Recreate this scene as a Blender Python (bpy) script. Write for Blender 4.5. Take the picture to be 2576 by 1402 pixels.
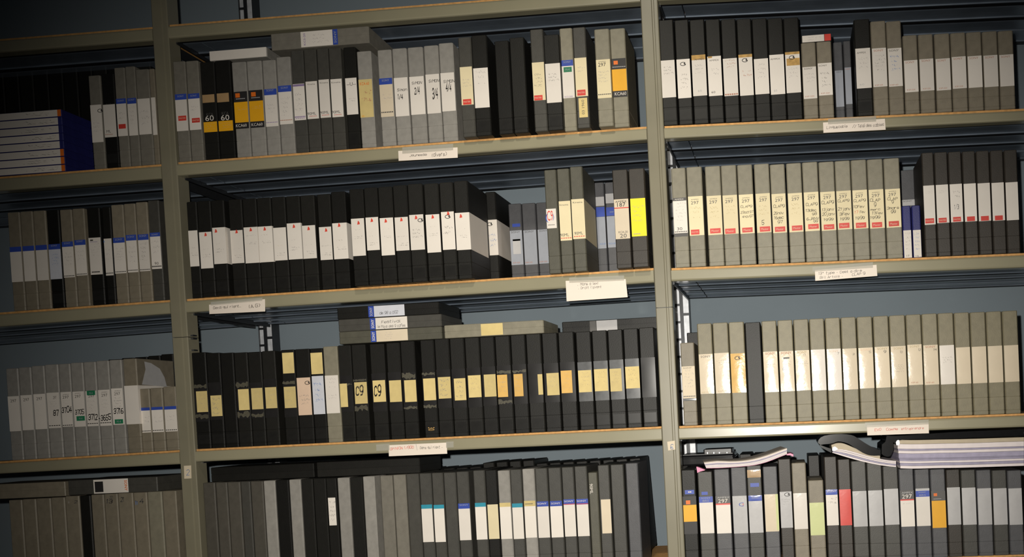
import bpy, math, random
from mathutils import Vector, Matrix

for o in list(bpy.data.objects):
    bpy.data.objects.remove(o)
S = bpy.context.scene
COL = S.collection
PI = math.pi

# ------------------------------------------------------------------ camera
F, CX, CY = 2500.0, 1781.24, 1108.1          # focal length and principal point of the 2576 x 1402 frame
CAMD, CAMZ = 2.30, 1.45                      # distance to the front of the racking, eye height
AX_R = Vector((0.995622, 0.080042, -0.048269))
AX_U = Vector((0.045723, 0.033342, 0.998398))
AX_F = Vector((-0.081523, 0.996234, -0.029537))
CAM = Vector((0, -CAMD, CAMZ))
cd = bpy.data.cameras.new('camera')
cam = bpy.data.objects.new('camera', cd)
COL.objects.link(cam)
cd.sensor_width = 36.0
cd.lens = F / 2576 * 36.0
cd.shift_x = (1288 - CX) / 2576
cd.shift_y = (CY - 701) / 2576
cd.clip_start = 0.05
cam.matrix_world = Matrix.Translation(CAM) @ Matrix((AX_R, AX_U, -AX_F)).transposed().to_4x4()
S.camera = cam

# ------------------------------------------------------------------ world, lights, exposure
w = bpy.data.worlds.new('world')
S.world = w
w.use_nodes = True
w.node_tree.nodes['Background'].inputs[0].default_value = (0.80, 0.90, 1.0, 1)
w.node_tree.nodes['Background'].inputs[1].default_value = 0.0075

def lamp(name, kind, loc, target, energy, col):
    l = bpy.data.lights.new(name, kind)
    l.energy = energy
    l.color = col
    o = bpy.data.objects.new(name, l)
    COL.objects.link(o)
    o.location = loc
    o.rotation_euler = (Vector(target) - Vector(loc)).to_track_quat('-Z', 'Y').to_euler()
    return o, l

# the flash beside the lens, and a ceiling spotlight over the aisle
fo, fl = lamp('flash', 'SPOT', (-0.05, -2.29, CAMZ + 0.07), (-0.42, 0, CAMZ + 0.0), 214, (1.0, 0.95, 0.86))
fl.spot_size = math.radians(74)
fl.spot_blend = 1.0
fl.shadow_soft_size = 0.012
co, cl = lamp('ceiling_spotlight', 'SPOT', (-0.35, -1.35, 3.05), (-0.45, 0, 1.46), 47, (1.0, 0.93, 0.78))
cl.spot_size = math.radians(62)
cl.spot_blend = 1.0
cl.shadow_soft_size = 0.07

S.view_settings.view_transform = 'Standard'
S.view_settings.look = 'None'
S.view_settings.exposure = 0.0
S.view_settings.gamma = 1.0
S.view_settings.use_curve_mapping = False

# ------------------------------------------------------------------ pixel <-> room
def hit(px, py, y=0.0):
    d = AX_F * F + AX_R * (px - CX) - AX_U * (py - CY)
    t = (y - CAM.y) / d.y
    p = CAM + d * t
    return p.x, p.z

def proj(x, y, z):
    d = Vector((x, y, z)) - CAM
    f = d.dot(AX_F)
    return CX + F * d.dot(AX_R) / f, CY - F * d.dot(AX_U) / f

def z_at(x, py, y):
    z = CAMZ
    for _ in range(6):
        px, _q = proj(x, y, z)
        z = hit(px, py, y)[1]
    return z

# ------------------------------------------------------------------ materials
MATS = {}
def mat(name, col, rough=0.5, metal=0.0, coat=0.0, noise=0.10, scale=60.0, vary=0.06, bump=0.0, spec=0.5, alpha=1.0):
    if name in MATS:
        return MATS[name]
    m = bpy.data.materials.new(name)
    m.use_nodes = True
    nt = m.node_tree
    b = nt.nodes['Principled BSDF']
    b.inputs['Roughness'].default_value = rough
    b.inputs['Metallic'].default_value = metal
    b.inputs['Specular IOR Level'].default_value = spec
    if coat:
        b.inputs['Coat Weight'].default_value = coat
        b.inputs['Coat Roughness'].default_value = 0.12
    if alpha < 1:
        b.inputs['Alpha'].default_value = alpha
    tc = nt.nodes.new('ShaderNodeTexCoord')
    nz = nt.nodes.new('ShaderNodeTexNoise')
    nz.inputs['Scale'].default_value = scale
    nz.inputs['Detail'].default_value = 4
    nt.links.new(tc.outputs['Object'], nz.inputs['Vector'])
    oi = nt.nodes.new('ShaderNodeObjectInfo')
    mr = nt.nodes.new('ShaderNodeMapRange')
    mr.inputs[1].default_value = 0.3
    mr.inputs[2].default_value = 0.7
    mr.inputs[3].default_value = 1 - noise
    mr.inputs[4].default_value = 1 + noise
    nt.links.new(nz.outputs['Fac'], mr.inputs[0])
    mo = nt.nodes.new('ShaderNodeMapRange')
    mo.inputs[3].default_value = 1 - vary
    mo.inputs[4].default_value = 1 + vary
    nt.links.new(oi.outputs['Random'], mo.inputs[0])
    mu = nt.nodes.new('ShaderNodeMath')
    mu.operation = 'MULTIPLY'
    nt.links.new(mr.outputs[0], mu.inputs[0])
    nt.links.new(mo.outputs[0], mu.inputs[1])
    hs = nt.nodes.new('ShaderNodeHueSaturation')
    hs.inputs['Color'].default_value = (*col, 1)
    nt.links.new(mu.outputs[0], hs.inputs['Value'])
    nt.links.new(hs.outputs[0], b.inputs['Base Color'])
    if bump:
        bp = nt.nodes.new('ShaderNodeBump')
        bp.inputs['Strength'].default_value = bump
        bp.inputs['Distance'].default_value = 0.001
        n2 = nt.nodes.new('ShaderNodeTexNoise')
        n2.inputs['Scale'].default_value = 450
        nt.links.new(tc.outputs['Object'], n2.inputs['Vector'])
        nt.links.new(n2.outputs['Fac'], bp.inputs['Height'])
        nt.links.new(bp.outputs[0], b.inputs['Normal'])
    MATS[name] = m
    return m

BODY = {   # letter: (word, material)
    'K': ('black', mat('case_black', (0.0095, 0.0090, 0.0075), 0.48, bump=0.2, vary=0.3, spec=0.35)),
    'D': ('dark grey', mat('case_dark_grey', (0.058, 0.055, 0.047), 0.5, bump=0.2)),
    'O': ('olive grey', mat('case_olive', (0.088, 0.084, 0.062), 0.5, bump=0.2)),
    'M': ('charcoal', mat('case_charcoal', (0.056, 0.054, 0.047), 0.5, bump=0.2)),
    'G': ('grey', mat('case_grey', (0.19, 0.175, 0.145), 0.5, bump=0.2)),
    'H': ('grey brown', mat('case_grey_brown', (0.082, 0.074, 0.060), 0.5, bump=0.2)),
    'L': ('light grey', mat('case_light_grey', (0.285, 0.270, 0.245), 0.5, bump=0.2)),
    'B': ('beige', mat('case_beige', (0.235, 0.215, 0.158), 0.5, bump=0.2)),
    'E': ('beige', mat('case_buff', (0.220, 0.194, 0.124), 0.5, bump=0.2)),
    'T': ('taupe', mat('case_taupe', (0.215, 0.185, 0.135), 0.5, bump=0.2)),
    'N': ('dark brown', mat('case_brown', (0.032, 0.026, 0.020), 0.5, bump=0.2)),
    'V': ('slate grey', mat('case_slate', (0.078, 0.078, 0.084), 0.5, bump=0.2)),
    'U': ('blue', mat('case_blue', (0.022, 0.024, 0.14), 0.45, bump=0.2)),
}
INK = {
    'w': mat('paper_white', (0.80, 0.74, 0.67), 0.6, noise=0.03, scale=25),
    'c': mat('paper_cream', (0.80, 0.69, 0.44), 0.6, noise=0.04, scale=25),
    'i': mat('paper_ivory', (0.73, 0.62, 0.46), 0.6, noise=0.04, scale=25),
    'p': mat('paper_pink', (0.72, 0.53, 0.39), 0.6, noise=0.05, scale=25),
    'y': mat('paper_yellow', (0.68, 0.535, 0.225), 0.6, noise=0.08, scale=40, vary=0.1),
    'q': mat('paper_amber', (0.74, 0.45, 0.12), 0.6, noise=0.08, scale=40),
    'Y': mat('paper_lemon', (0.84, 0.76, 0.02), 0.6, noise=0.03, scale=25),
    'e': mat('paper_lime', (0.62, 0.66, 0.32), 0.6, noise=0.03, scale=25),
    'o': mat('print_orange_yellow', (0.85, 0.42, 0.01), 0.5, noise=0.03),
    't': mat('tape_brown', (0.42, 0.27, 0.13), 0.5, noise=0.05),
    'n': mat('stain_brown', (0.55, 0.33, 0.10), 0.7, noise=0.25, scale=90),
    'b': mat('print_blue', (0.035, 0.075, 0.40), 0.45, noise=0.05),
    'm': mat('print_cyan', (0.03, 0.30, 0.42), 0.45, noise=0.05),
    'k': mat('print_black', (0.022, 0.020, 0.020), 0.5, noise=0.05),
    'd': mat('print_dark_grey', (0.09, 0.085, 0.08), 0.5, noise=0.05),
    'g': mat('sticker_green', (0.02, 0.20, 0.09), 0.45, noise=0.05),
    'r': mat('sticker_red', (0.66, 0.055, 0.04), 0.45, noise=0.05),
    'R': mat('pen_red', (0.72, 0.07, 0.04), 0.6, noise=0.05),
    'G': mat('paper_grey', (0.50, 0.49, 0.49), 0.55, noise=0.04),
    'S': mat('paper_pale_blue', (0.34, 0.36, 0.41), 0.55, noise=0.04),
    'z': mat('paper_bluish_white', (0.62, 0.63, 0.69), 0.55, noise=0.04),
    'a': mat('print_orange', (0.80, 0.17, 0.015), 0.5, noise=0.05),
    'f': mat('pen_faint', (0.43, 0.41, 0.40), 0.7, noise=0.10),
    'F': mat('pen_faint_yellow', (0.50, 0.42, 0.25), 0.7, noise=0.10),
    'j': mat('pen_grey', (0.24, 0.23, 0.22), 0.7, noise=0.10),
    'l': mat('pen_blue', (0.12, 0.22, 0.48), 0.6, noise=0.1),
    'v': mat('print_violet', (0.30, 0.22, 0.40), 0.6, noise=0.1),
    'x': mat('print_rust', (0.45, 0.20, 0.13), 0.6, noise=0.1),
}
GLOSS = {}
def glossy(key):
    """the same label under a shiny clear sleeve"""
    if key not in GLOSS:
        src = INK[key].copy()
        src.name = INK[key].name + '_sleeved'
        b = src.node_tree.nodes['Principled BSDF']
        b.inputs['Coat Weight'].default_value = 0.6
        b.inputs['Coat Roughness'].default_value = 0.16
        nt = src.node_tree
        bp = nt.nodes.new('ShaderNodeBump')
        bp.inputs['Strength'].default_value = 0.35
        bp.inputs['Distance'].default_value = 0.002
        n2 = nt.nodes.new('ShaderNodeTexNoise')
        n2.inputs['Scale'].default_value = 38
        n2.inputs['Detail'].default_value = 5
        tc = nt.nodes.new('ShaderNodeTexCoord')
        nt.links.new(tc.outputs['Object'], n2.inputs['Vector'])
        nt.links.new(n2.outputs['Fac'], bp.inputs['Height'])
        nt.links.new(bp.outputs[0], b.inputs['Coat Normal'])
        GLOSS[key] = src
    return GLOSS[key]
M_TORN = mat('torn_film', (0.085, 0.078, 0.055), 0.5, noise=0.35, scale=300)
M_SLEEVE = mat('sleeve_film', (0.017, 0.016, 0.016), 0.35, coat=0.2, noise=0.2, scale=30)
M_SILVER = mat('sleeve_silver', (0.115, 0.118, 0.122), 0.33, coat=0.8, noise=0.25, scale=50)
M_PANEL = mat('case_panel', (0.014, 0.0135, 0.0125), 0.32, noise=0.15)
M_RAIL = mat('rail_paint', (0.315, 0.290, 0.195), 0.30, coat=0.7, noise=0.05, scale=8, vary=0.02)
M_POST = mat('post_paint', (0.235, 0.215, 0.150), 0.34, coat=0.25, noise=0.06, scale=12, vary=0.02)
M_BOARD = mat('chipboard', (0.62, 0.33, 0.11), 0.7, noise=0.18, scale=120, vary=0.02)
M_DECK = mat('galvanised_deck', (0.25, 0.30, 0.37), 0.30, metal=0.55, noise=0.15, scale=14, vary=0.1)
M_GAP_SHADE = mat('deck_gap_shade', (0.012, 0.012, 0.014), 0.6, spec=0.2)  # near-black colour standing in for the shade between deck planks
M_DARK = mat('dark_steel', (0.028, 0.030, 0.034), 0.35, metal=0.3, noise=0.1)
M_BRIGHT = mat('bright_zinc', (0.70, 0.72, 0.76), 0.4, metal=0.2, noise=0.12, scale=80)
M_WALL = mat('wall_paint', (0.205, 0.250, 0.285), 0.8, noise=0.03, scale=6, vary=0)
M_FLOOR = mat('floor_vinyl', (0.16, 0.15, 0.14), 0.5, noise=0.1, scale=5, vary=0)
M_ADH = mat('adhesive_film', (0.60, 0.58, 0.50), 0.25, coat=0.6, noise=0.03, alpha=0.55)
M_GLOSSBLACK = mat('black_plastic', (0.010, 0.010, 0.011), 0.16, spec=0.35, noise=0.1)
M_CARD = mat('card_paper', (0.86, 0.76, 0.66), 0.6, noise=0.02, scale=20, vary=0.03)
M_PAGE = mat('page_white', (0.80, 0.72, 0.72), 0.6, noise=0.04, vary=0.04)
M_PAGE2 = mat('page_lilac', (0.36, 0.33, 0.45), 0.6, noise=0.1, vary=0.04)
M_TAN = mat('page_tan', (0.50, 0.42, 0.30), 0.6, noise=0.05)
M_PINK = mat('cover_pink', (0.72, 0.25, 0.42), 0.45, noise=0.06)

# ------------------------------------------------------------------ mesh helpers
def link(name, me, m, parent=None, loc=(0, 0, 0)):
    o = bpy.data.objects.new(name, me)
    if m is not None and len(me.materials) == 0:
        me.materials.append(m)
    elif m is not None and me.materials[0] != m:
        o.material_slots[0].link = 'OBJECT'
        o.material_slots[0].material = m
    COL.objects.link(o)
    o.location = loc
    if parent is not None:
        o.parent = parent
    return o

def tag(o, label, cat, group=None, kind=None):
    if label: o['label'] = label
    if cat: o['category'] = cat
    if group: o['group'] = group
    if kind: o['kind'] = kind
    return o

def empty(name, loc):
    o = bpy.data.objects.new(name, None)
    o.empty_display_size = 0.02
    COL.objects.link(o)
    o.location = loc
    return o

def mesh(name, vs, fs, smooth=False):
    me = bpy.data.meshes.new(name)
    me.from_pydata(vs, [], fs)
    me.update()
    if smooth:
        for p in me.polygons: p.use_smooth = True
    return me

class MB:
    def __init__(s): s.v, s.f = [], []
    def box(s, x0, x1, y0, y1, z0, z1):
        b = len(s.v)
        s.v += [(x0, y0, z0), (x1, y0, z0), (x1, y1, z0), (x0, y1, z0), (x0, y0, z1), (x1, y0, z1), (x1, y1, z1), (x0, y1, z1)]
        s.f += [(b, b+3, b+2, b+1), (b+4, b+5, b+6, b+7), (b, b+1, b+5, b+4), (b+1, b+2, b+6, b+5), (b+2, b+3, b+7, b+6), (b+3, b, b+4, b+7)]
        return s
    def rings(s, rings, cap=True):
        """loft closed rings of equal length"""
        b = len(s.v); n = len(rings[0])
        for r in rings: s.v += r
        for k in range(len(rings) - 1):
            for i in range(n):
                j = (i + 1) % n
                s.f.append((b + k*n + i, b + k*n + j, b + (k+1)*n + j, b + (k+1)*n + i))
        if cap:
            s.f.append(tuple(b + i for i in reversed(range(n))))
            s.f.append(tuple(b + (len(rings)-1)*n + i for i in range(n)))
        return s
    def mesh(s, name='m', smooth=False): return mesh(name, s.v, s.f, smooth)

def box_mesh(name, x0, x1, y0, y1, z0, z1): return MB().box(x0, x1, y0, y1, z0, z1).mesh(name)

def rrect(w, d, r, z, inset=0.0):
    """rounded rectangle outline, front face on y = 0, going back to y = d"""
    h = w / 2 - inset; a, e = inset, d - inset
    return [(-h + r, a, z), (h - r, a, z), (h, a + r, z), (h, e - r, z), (h - r, e, z), (-h + r, e, z), (-h, e - r, z), (-h, a + r, z)]

def case_mesh(w, h, d, seam=True):
    """an upright cassette case: rounded edges, lid seam and foot lip"""
    r = min(0.0022, w * 0.12); b = 0.0012
    R = [rrect(w, d, r, 0, b), rrect(w, d, r, b)]
    if seam:
        R += [rrect(w, d, r, h*0.035), rrect(w, d, r, h*0.035 + 0.0004, 0.0005), rrect(w, d, r, h*0.035 + 0.0012, 0.0005), rrect(w, d, r, h*0.035 + 0.0016)]
        zs = h * 0.165
        R += [rrect(w, d, r, zs), rrect(w, d, r, zs + 0.0004, 0.0006), rrect(w, d, r, zs + 0.0011, 0.0006), rrect(w, d, r, zs + 0.0015)]
    R += [rrect(w, d, r, h - b), rrect(w, d, r, h, b)]
    return MB().rings(R).mesh('case')

# ---- printed text (built-in font) and handwriting (strokes), cached and shared
TXT = {}
def text_mesh(s, bold=0.0):
    k = (s, bold)
    if k in TXT: return TXT[k]
    cu = bpy.data.curves.new('t', 'FONT')
    cu.body = s; cu.align_x = 'CENTER'; cu.resolution_u = 2; cu.offset = bold
    ob = bpy.data.objects.new('t', cu)
    me = bpy.data.meshes.new_from_object(ob)
    bpy.data.objects.remove(ob); bpy.data.curves.remove(cu)
    xs = [v.co.x for v in me.vertices]; ys = [v.co.y for v in me.vertices]
    x0, x1, y0, y1 = min(xs), max(xs), min(ys), max(ys)
    hh = y1 - y0
    for v in me.vertices:       # stand it up, facing -y, centred, height 1
        v.co = ((v.co.x - (x0+x1)/2) / hh, 0, (v.co.y - (y0+y1)/2) / hh)
    me.name = 'lettering'
    TXT[k] = (me, (x1 - x0) / hh)
    return TXT[k]

GL = {'a':"45 36 16 05 03 12 32 43/46 42",'b':"08 02/05 16 36 45 43 32 12 03",'c':"45 36 16 05 03 12 32 43",'d':"48 42/45 36 16 05 03 12 32 43",
'e':"04 44 45 36 16 05 03 12 32 43",'f':"47 38 28 17 12/06 36",'g':"46 41 30 10/45 36 16 05 04 13 33 44",'h':"08 02/05 16 36 45 42",'i':"26 22/28 27",
'j':"36 31 20 10/38 37",'k':"08 02/46 04 42",'l':"28 23 32",'m':"06 02/05 16 25 22/25 36 45 42",'n':"06 02/05 16 36 45 42",'o':"16 05 03 12 32 43 45 36 16",
'p':"06 00/05 16 36 45 44 33 13 04",'q':"46 40/45 36 16 05 04 13 33 44",'r':"06 02/04 16 36",'s':"45 36 16 05 14 34 43 32 12 03",'t':"18 13 22 32/06 36",
'u':"06 03 12 32 43/46 42",'v':"06 22 46",'w':"06 12 25 32 46",'x':"06 42/02 46",'y':"06 23/46 10 00",'z':"06 46 02 42",
'A':"02 28 42/14 34",'B':"02 08 38 47 46 35 05/35 44 43 32 02",'C':"47 38 18 07 03 12 32 43",'D':"02 08 28 46 44 22 02",'E':"48 08 02 42/05 35",'F':"48 08 02/05 35",
'G':"47 38 18 07 03 12 32 43 45 25",'I':"28 22",'J':"48 43 32 12 03",'L':"08 02 42",'M':"02 08 25 48 42",'N':"02 08 42 48",'O':"18 07 03 12 32 43 47 38 18",
'P':"02 08 38 47 46 35 05",'R':"02 08 38 47 46 35 05/25 42",'S':"47 38 18 07 06 15 35 44 43 32 12 03",'T':"08 48/28 22",'U':"08 03 12 32 43 48",'V':"08 22 48",
'0':"18 07 03 12 32 43 47 38 18",'1':"17 28 22",'2':"07 18 38 47 46 02 42",'3':"07 18 38 47 46 35 15/35 44 43 32 12 03",'4':"38 04 44/36 32",'5':"48 08 05 35 44 43 32 12 03",
'6':"38 18 06 03 12 32 43 44 35 15 04",'7':"08 48 22",'8':"15 06 07 18 38 47 46 35 15 04 03 12 32 43 44 35",'9':"45 34 14 05 07 18 38 47 44 32 12",
'.':"12 13",'-':"14 34",'(':"38 26 24 32",')':"18 36 34 12",'/':"02 48","'":"28 26",'°':"17 28 37 26 17",'|':"28 20",
'é':"04 44 45 36 16 05 03 12 32 43/27 48",'à':"45 36 16 05 03 12 32 43/46 42/18 27",'€':"47 38 18 07 03 12 32 43/05 35/04 34"}
HW = {}
def hand_mesh(s, wd=0.55):
    k = (s, wd)
    if k in HW: return HW[k]
    rnd = random.Random(hash(s) % 9999 if False else sum(ord(c) * (i + 3) for i, c in enumerate(s)))
    mb = MB(); x = 0.0
    for ch in s:
        if ch == ' ':
            x += 3.2; continue
        dy = rnd.uniform(-.35, .35); sc = rnd.uniform(.9, 1.1)
        nar = 1.2 if ch in "iIl.1'|" else 0
        for st in GL[ch].split('/'):
            P = []
            for t in st.split():
                gx, gy = float(t[0]) * sc - nar + rnd.uniform(-.18, .18), float(t[1]) * sc + rnd.uniform(-.18, .18) + dy
                P.append((x + gx + gy * .12, gy))
            for a, b in zip(P, P[1:]):
                ux, uz = b[0]-a[0], b[1]-a[1]; L = math.hypot(ux, uz) or 1
                ux, uz = ux/L, uz/L; e = wd * .4; q = wd / 2
                nx, nz = -uz*q, ux*q
                i = len(mb.v)
                mb.v += [(a[0]-ux*e-nx, 0, a[1]-uz*e-nz), (b[0]+ux*e-nx, 0, b[1]+uz*e-nz), (b[0]+ux*e+nx, 0, b[1]+uz*e+nz), (a[0]-ux*e+nx, 0, a[1]-uz*e+nz)]
                mb.f.append((i, i+1, i+2, i+3))
        x += 5.0 if not nar else 3.0
    xs = [v[0] for v in mb.v]; x0, x1 = min(xs), max(xs)
    mb.v = [((v[0]-(x0+x1)/2)/6.0, 0, (v[2]-5.0)/6.0) for v in mb.v]    # cap height 1, centred
    HW[k] = (mb.mesh('handwriting'), (x1-x0)/6.0)
    return HW[k]

SCR = {}
def scribble_mesh(n, seed):
    """n lines of small illegible writing in a unit box (x -.5..5, z -.5..5)"""
    k = (n, seed)
    if k in SCR: return SCR[k]
    rnd = random.Random(seed * 31 + n)
    mb = MB()
    for l in range(n):
        zc = .5 - (l + .5) / n
        x = rnd.uniform(-.46, -.2); e = rnd.uniform(.15, .46); hh = .30 / n
        while x < e:
            if rnd.random() < .2:
                x += .07; continue
            nx = x + rnd.uniform(.03, .06)
            za, zb = zc + rnd.uniform(-1, 1) * hh, zc + rnd.uniform(-1, 1) * hh
            t = .012; u = .042 / max(n, 2)
            i = len(mb.v)
            mb.v += [(x, 0, za - u), (nx, 0, zb - u), (nx + t, 0, zb + u), (x + t, 0, za + u)]
            mb.f.append((i, i+1, i+2, i+3))
            x = nx
    SCR[k] = mb.mesh('faint_writing')
    return SCR[k]

def ring_mesh(name, n=14, w=0.32):
    """an open oval pen mark with a hooked tail, unit size"""
    mb = MB(); P = []
    for i in range(n + 1):
        a = PI * .2 + 1.75 * PI * i / n
        P.append((math.cos(a) * .5, math.sin(a) * .38))
    P.append((.12, -.02)); P.append((.34, .30)); P.append((.30, -.20))
    for a, b in zip(P, P[1:]):
        ux, uz = b[0]-a[0], b[1]-a[1]; L = math.hypot(ux, uz) or 1
        q = .06; nx, nz = -uz/L*q, ux/L*q
        i = len(mb.v)
        mb.v += [(a[0]-nx, 0, a[1]-nz), (b[0]-nx, 0, b[1]-nz), (b[0]+nx, 0, b[1]+nz), (a[0]+nx, 0, a[1]+nz)]
        mb.f.append((i, i+1, i+2, i+3))
    return mb.mesh(name)
OVAL = ring_mesh('pen_oval')
TRI = mesh('pen_tick', [(-.5, 0, -.5), (.5, 0, -.42), (.42, 0, .05), (.08, 0, .5), (-.18, 0, .5)], [(0, 1, 2, 3, 4)])

# ------------------------------------------------------------------ the setting
def struct(name, me, m):
    o = link(name, me, m)
    o['kind'] = 'structure'
    return o
struct('wall_back', box_mesh('wall', -4.2, 3.2, 0.47, 0.59, 0, 3.1), M_WALL)
struct('floor', box_mesh('floor', -4.2, 3.2, -3.4, 0.47, -0.1, 0), M_FLOOR)

# ------------------------------------------------------------------ racking: uprights
PW = 0.040
POSTX = {'far_left': -2.6575, 'left': -1.4765, 'right': -0.2955, 'far_right': 0.8855}
PROF = [(0, .045), (0, .002), (.002, 0), (.0245, 0), (.026, .0022), (.0295, .0022), (.031, 0), (.038, 0), (.04, .002), (.04, .045),
        (.0385, .045), (.0385, .004), (.0015, .004), (.0015, .045)]
def post_section(z0, z1):
    return MB().rings([[(x, y, z) for x, y in PROF] for z in (z0, z1)]).mesh('post')
def upright(key, label, joint_py):
    x = POSTX[key]
    t = tag(empty('rack_upright', (x, 0, 0)), label, 'upright')
    zj = z_at(x + .02, joint_py, 0) if joint_py else 1.5
    link('lower_post', post_section(0, zj - .0007), M_POST, t)
    link('upper_post', post_section(zj + .0007, 2.75), M_POST, t)
    link('joint_sleeve', box_mesh('s', .004, .036, .0045, .04, zj - .06, zj + .06), M_DARK, t)
    mb = MB(); y = .400
    for a, b in ((0, .0012), (.0145, .0240), (.0388, .04)):
        mb.box(a, b, y, y + .003, 0, 2.75)
    k = 0
    while k * .047 < 2.7:
        mb.box(.0012, .0145, y, y + .003, k*.047, k*.047 + .006)
        if k % 3 == 0: mb.box(.0240, .0388, y, y + .003, k*.047 + .02, k*.047 + .027)
        k += 1
    mb.box(0, .0012, y + .003, .44, 0, 2.75).box(.0388, .04, y + .003, .44, 0, 2.75)
    r = link('rear_post', mb.mesh('rear'), M_DARK, t)
    link('slotted_liner', box_mesh('l', .0015, .0385, y + .005, y + .007, 0, 2.74), M_BRIGHT, r)
    return t
upA = upright('left', 'olive painted steel upright on the left, joint above its small numbered sticker', 849)
upB = upright('right', 'olive painted steel upright right of centre, wearing a small cream sticker', 774)
upright('far_left', 'steel upright at the far left end of the racking', None)
upright('far_right', 'steel upright at the far right end of the racking', None)
for py in (845, 853, 882):
    z = z_at(-1.4365, py, .02)
    link('hook', box_mesh('hook', .0402, .0475, .012, .026, z - .0016, z + .0016), M_DARK, upA)

def post_sticker(up, pts, ch, chpx, label):
    P = [hit(px, py, -.0002) for px, py in pts]
    vs = [(x, -.0009, z) for x, z in P] + [(x, -.0002, z) for x, z in P]
    o = link('number_sticker', mesh('st', vs, [(0, 1, 2, 3), (7, 6, 5, 4), (1, 0, 4, 5), (2, 1, 5, 6), (3, 2, 6, 7), (0, 3, 7, 4)]), INK['i'])
    tag(o, label, 'sticker')
    me, wdt = hand_mesh(ch, .55)
    xc = sum(p[0] for p in P) / 4; zc = sum(p[1] for p in P) / 4
    t = link('handwriting', me, INK['l'], o, (xc + .001, -.0013, zc - .002))
    t.scale = (.010, 1, .012)

# ------------------------------------------------------------------ racking: shelves
LINES = {}
def line(p, q):
    (xa, za), (xb, zb) = hit(*p), hit(*q)
    return lambda x: za + (zb - za) * (x - xa) / (xb - xa)
def flat(d):
    return lambda x: CAMZ + d
ENDS = {'left': (-2.6170, -1.4770), 'middle': (-1.4360, -0.2960), 'right': (-0.2550, 0.8850)}
SHELF = {
 ('left', 0): (None, ((133, 121), (382, 101.5))),
 ('middle', 0): (None, ((425, 96), (1615, 3))),
 ('right', 0): (None, ((1660, 0), (2412, -36))),
 ('left', 1): (((133, 438), (404, 417)), ((133, 470), (405, 449.5))),
 ('middle', 1): (((448, 412), (1627, 322)), ((446, 442), (1628, 351))),
 ('right', 1): (((1670, 321), (2412, 285)), ((1671, 348.5), (2412, 311))),
 ('left', 2): (((133, 781), (425, 759.5)), ((133, 812), (427, 789.5))),
 ('middle', 2): (((464, 757.5), (1644, 679)), ((467, 787), (1647, 711))),
 ('right', 2): (((1686, 679.6), (2412, 648.5)), ((1689, 708), (2412, 679.6))),
 ('left', 3): (((133, 1158), (451, 1138)), ((133, 1185.6), (454, 1168.5))),
 ('middle', 3): (((490, 1136), (1665, 1078.5)), ((493, 1163), (1666, 1109.5))),
 ('right', 3): (((1707, 1078), (2412, 1052)), ((1710, 1106.7), (2412, 1081))),
}
PLK = [(0, .018), (0, .005), (.003, .0016), (.008, .0010), (.033, .0012), (.038, .0030), (.066, .0026), (.0675, .0024), (.0690, 0), (.0725, 0), (.0735, .0030), (.0735, .018)]
def plank(x0, x1, zf):
    mb = MB()
    for a, b in ((x0, x0 + .046), (x0 + .049, x1)):
        mb.rings([[(x, y, z + zf(x)) for y, z in PLK] for x in (a, b)])
    return mb.mesh('plank')
def beam(x0, x1, zt, zb, y0, y1, b=.0045):
    def sec(x):
        t, o = zt(x), zb(x)
        return [(x, y0 + b, t), (x, y0 + b*.3, t - b*.3), (x, y0, t - b), (x, y0, o + b), (x, y0 + b*.3, o + b*.3), (x, y0 + b, o), (x, y1, o), (x, y1, t)]
    return MB().rings([sec(x0), sec((x0 + x1) / 2), sec(x1)]).mesh('beam')
WHICH = ['topmost', 'first', 'second', 'third', 'lowest']
def shelf(bay, lv):
    x0, x1 = ENDS[bay]
    if lv == 4:
        zt, zb = flat(-.3665), flat(-.3945)
    else:
        a, b = SHELF[(bay, lv)]
        zb = line(*b)
        zt = line(*a) if a else (lambda x: zb(x) + .029)
    top = lambda x: zt(x) + .0048
    LINES[(bay, lv)] = top
    what = {0: 'bare metal shelf along the top edge of the picture', 1: 'metal shelf carrying the top row of cassettes',
            2: 'metal shelf carrying the second row of cassettes', 3: 'metal shelf carrying the third row of cassettes',
            4: 'metal shelf under the bottom row of cassettes'}[lv]
    where = {'left': 'left of the left upright', 'middle': 'between the two uprights', 'right': 'right of the right upright'}[bay]
    t = tag(empty('rack_shelf', (0, 0, 0)), what + ', ' + where, 'shelf')
    link('front_rail', beam(x0, x1, zt, zb, 0, .028), M_RAIL, t)
    link('rear_rail', beam(x0, x1, zt, lambda x: zb(x) + .004, .386, .398), M_DARK, t)
    for a, b in ((x0, x0 + .003), (x1 - .003, x1)):
        mb = MB().rings([[(a, y, zb(x0 if a == x0 else x1) - .004), (b, y, zb(x0 if a == x0 else x1) - .004), (b, y, zb(x0 if a == x0 else x1) + .020), (a, y, zb(x0 if a == x0 else x1) + .020)] for y in (.029, .385)])
        link('side_rail', mb.mesh('side'), M_DARK, t)
    pm, gm = plank(x0 + .004, x1 - .004, lambda x: zb(x) + .003), None
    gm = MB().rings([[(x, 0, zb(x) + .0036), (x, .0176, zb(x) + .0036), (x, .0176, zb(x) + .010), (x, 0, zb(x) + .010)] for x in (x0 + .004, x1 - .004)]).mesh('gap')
    for k in range(4):
        link('deck_plank', pm, M_DECK, t, (0, .0460 + k * .0915 - (.016 if k == 3 else 0), 0))
        if k < 3: link('gap_shade_strip', gm, M_GAP_SHADE, t, (0, .0282 + k * .0915, 0))  # added dark strip, gives the plank gaps their shade
    bm_ = MB().rings([[(x, .006, zt(x) + .0003), (x, .384, zt(x) + .0003), (x, .384, top(x)), (x, .006, top(x))] for x in (x0 + .0005, (x0+x1)/2, x1 - .0005)])
    link('chipboard_panel', bm_.mesh('board'), M_BOARD, t)
for bay in ENDS:
    for lv in range(5):
        shelf(bay, lv)
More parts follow.
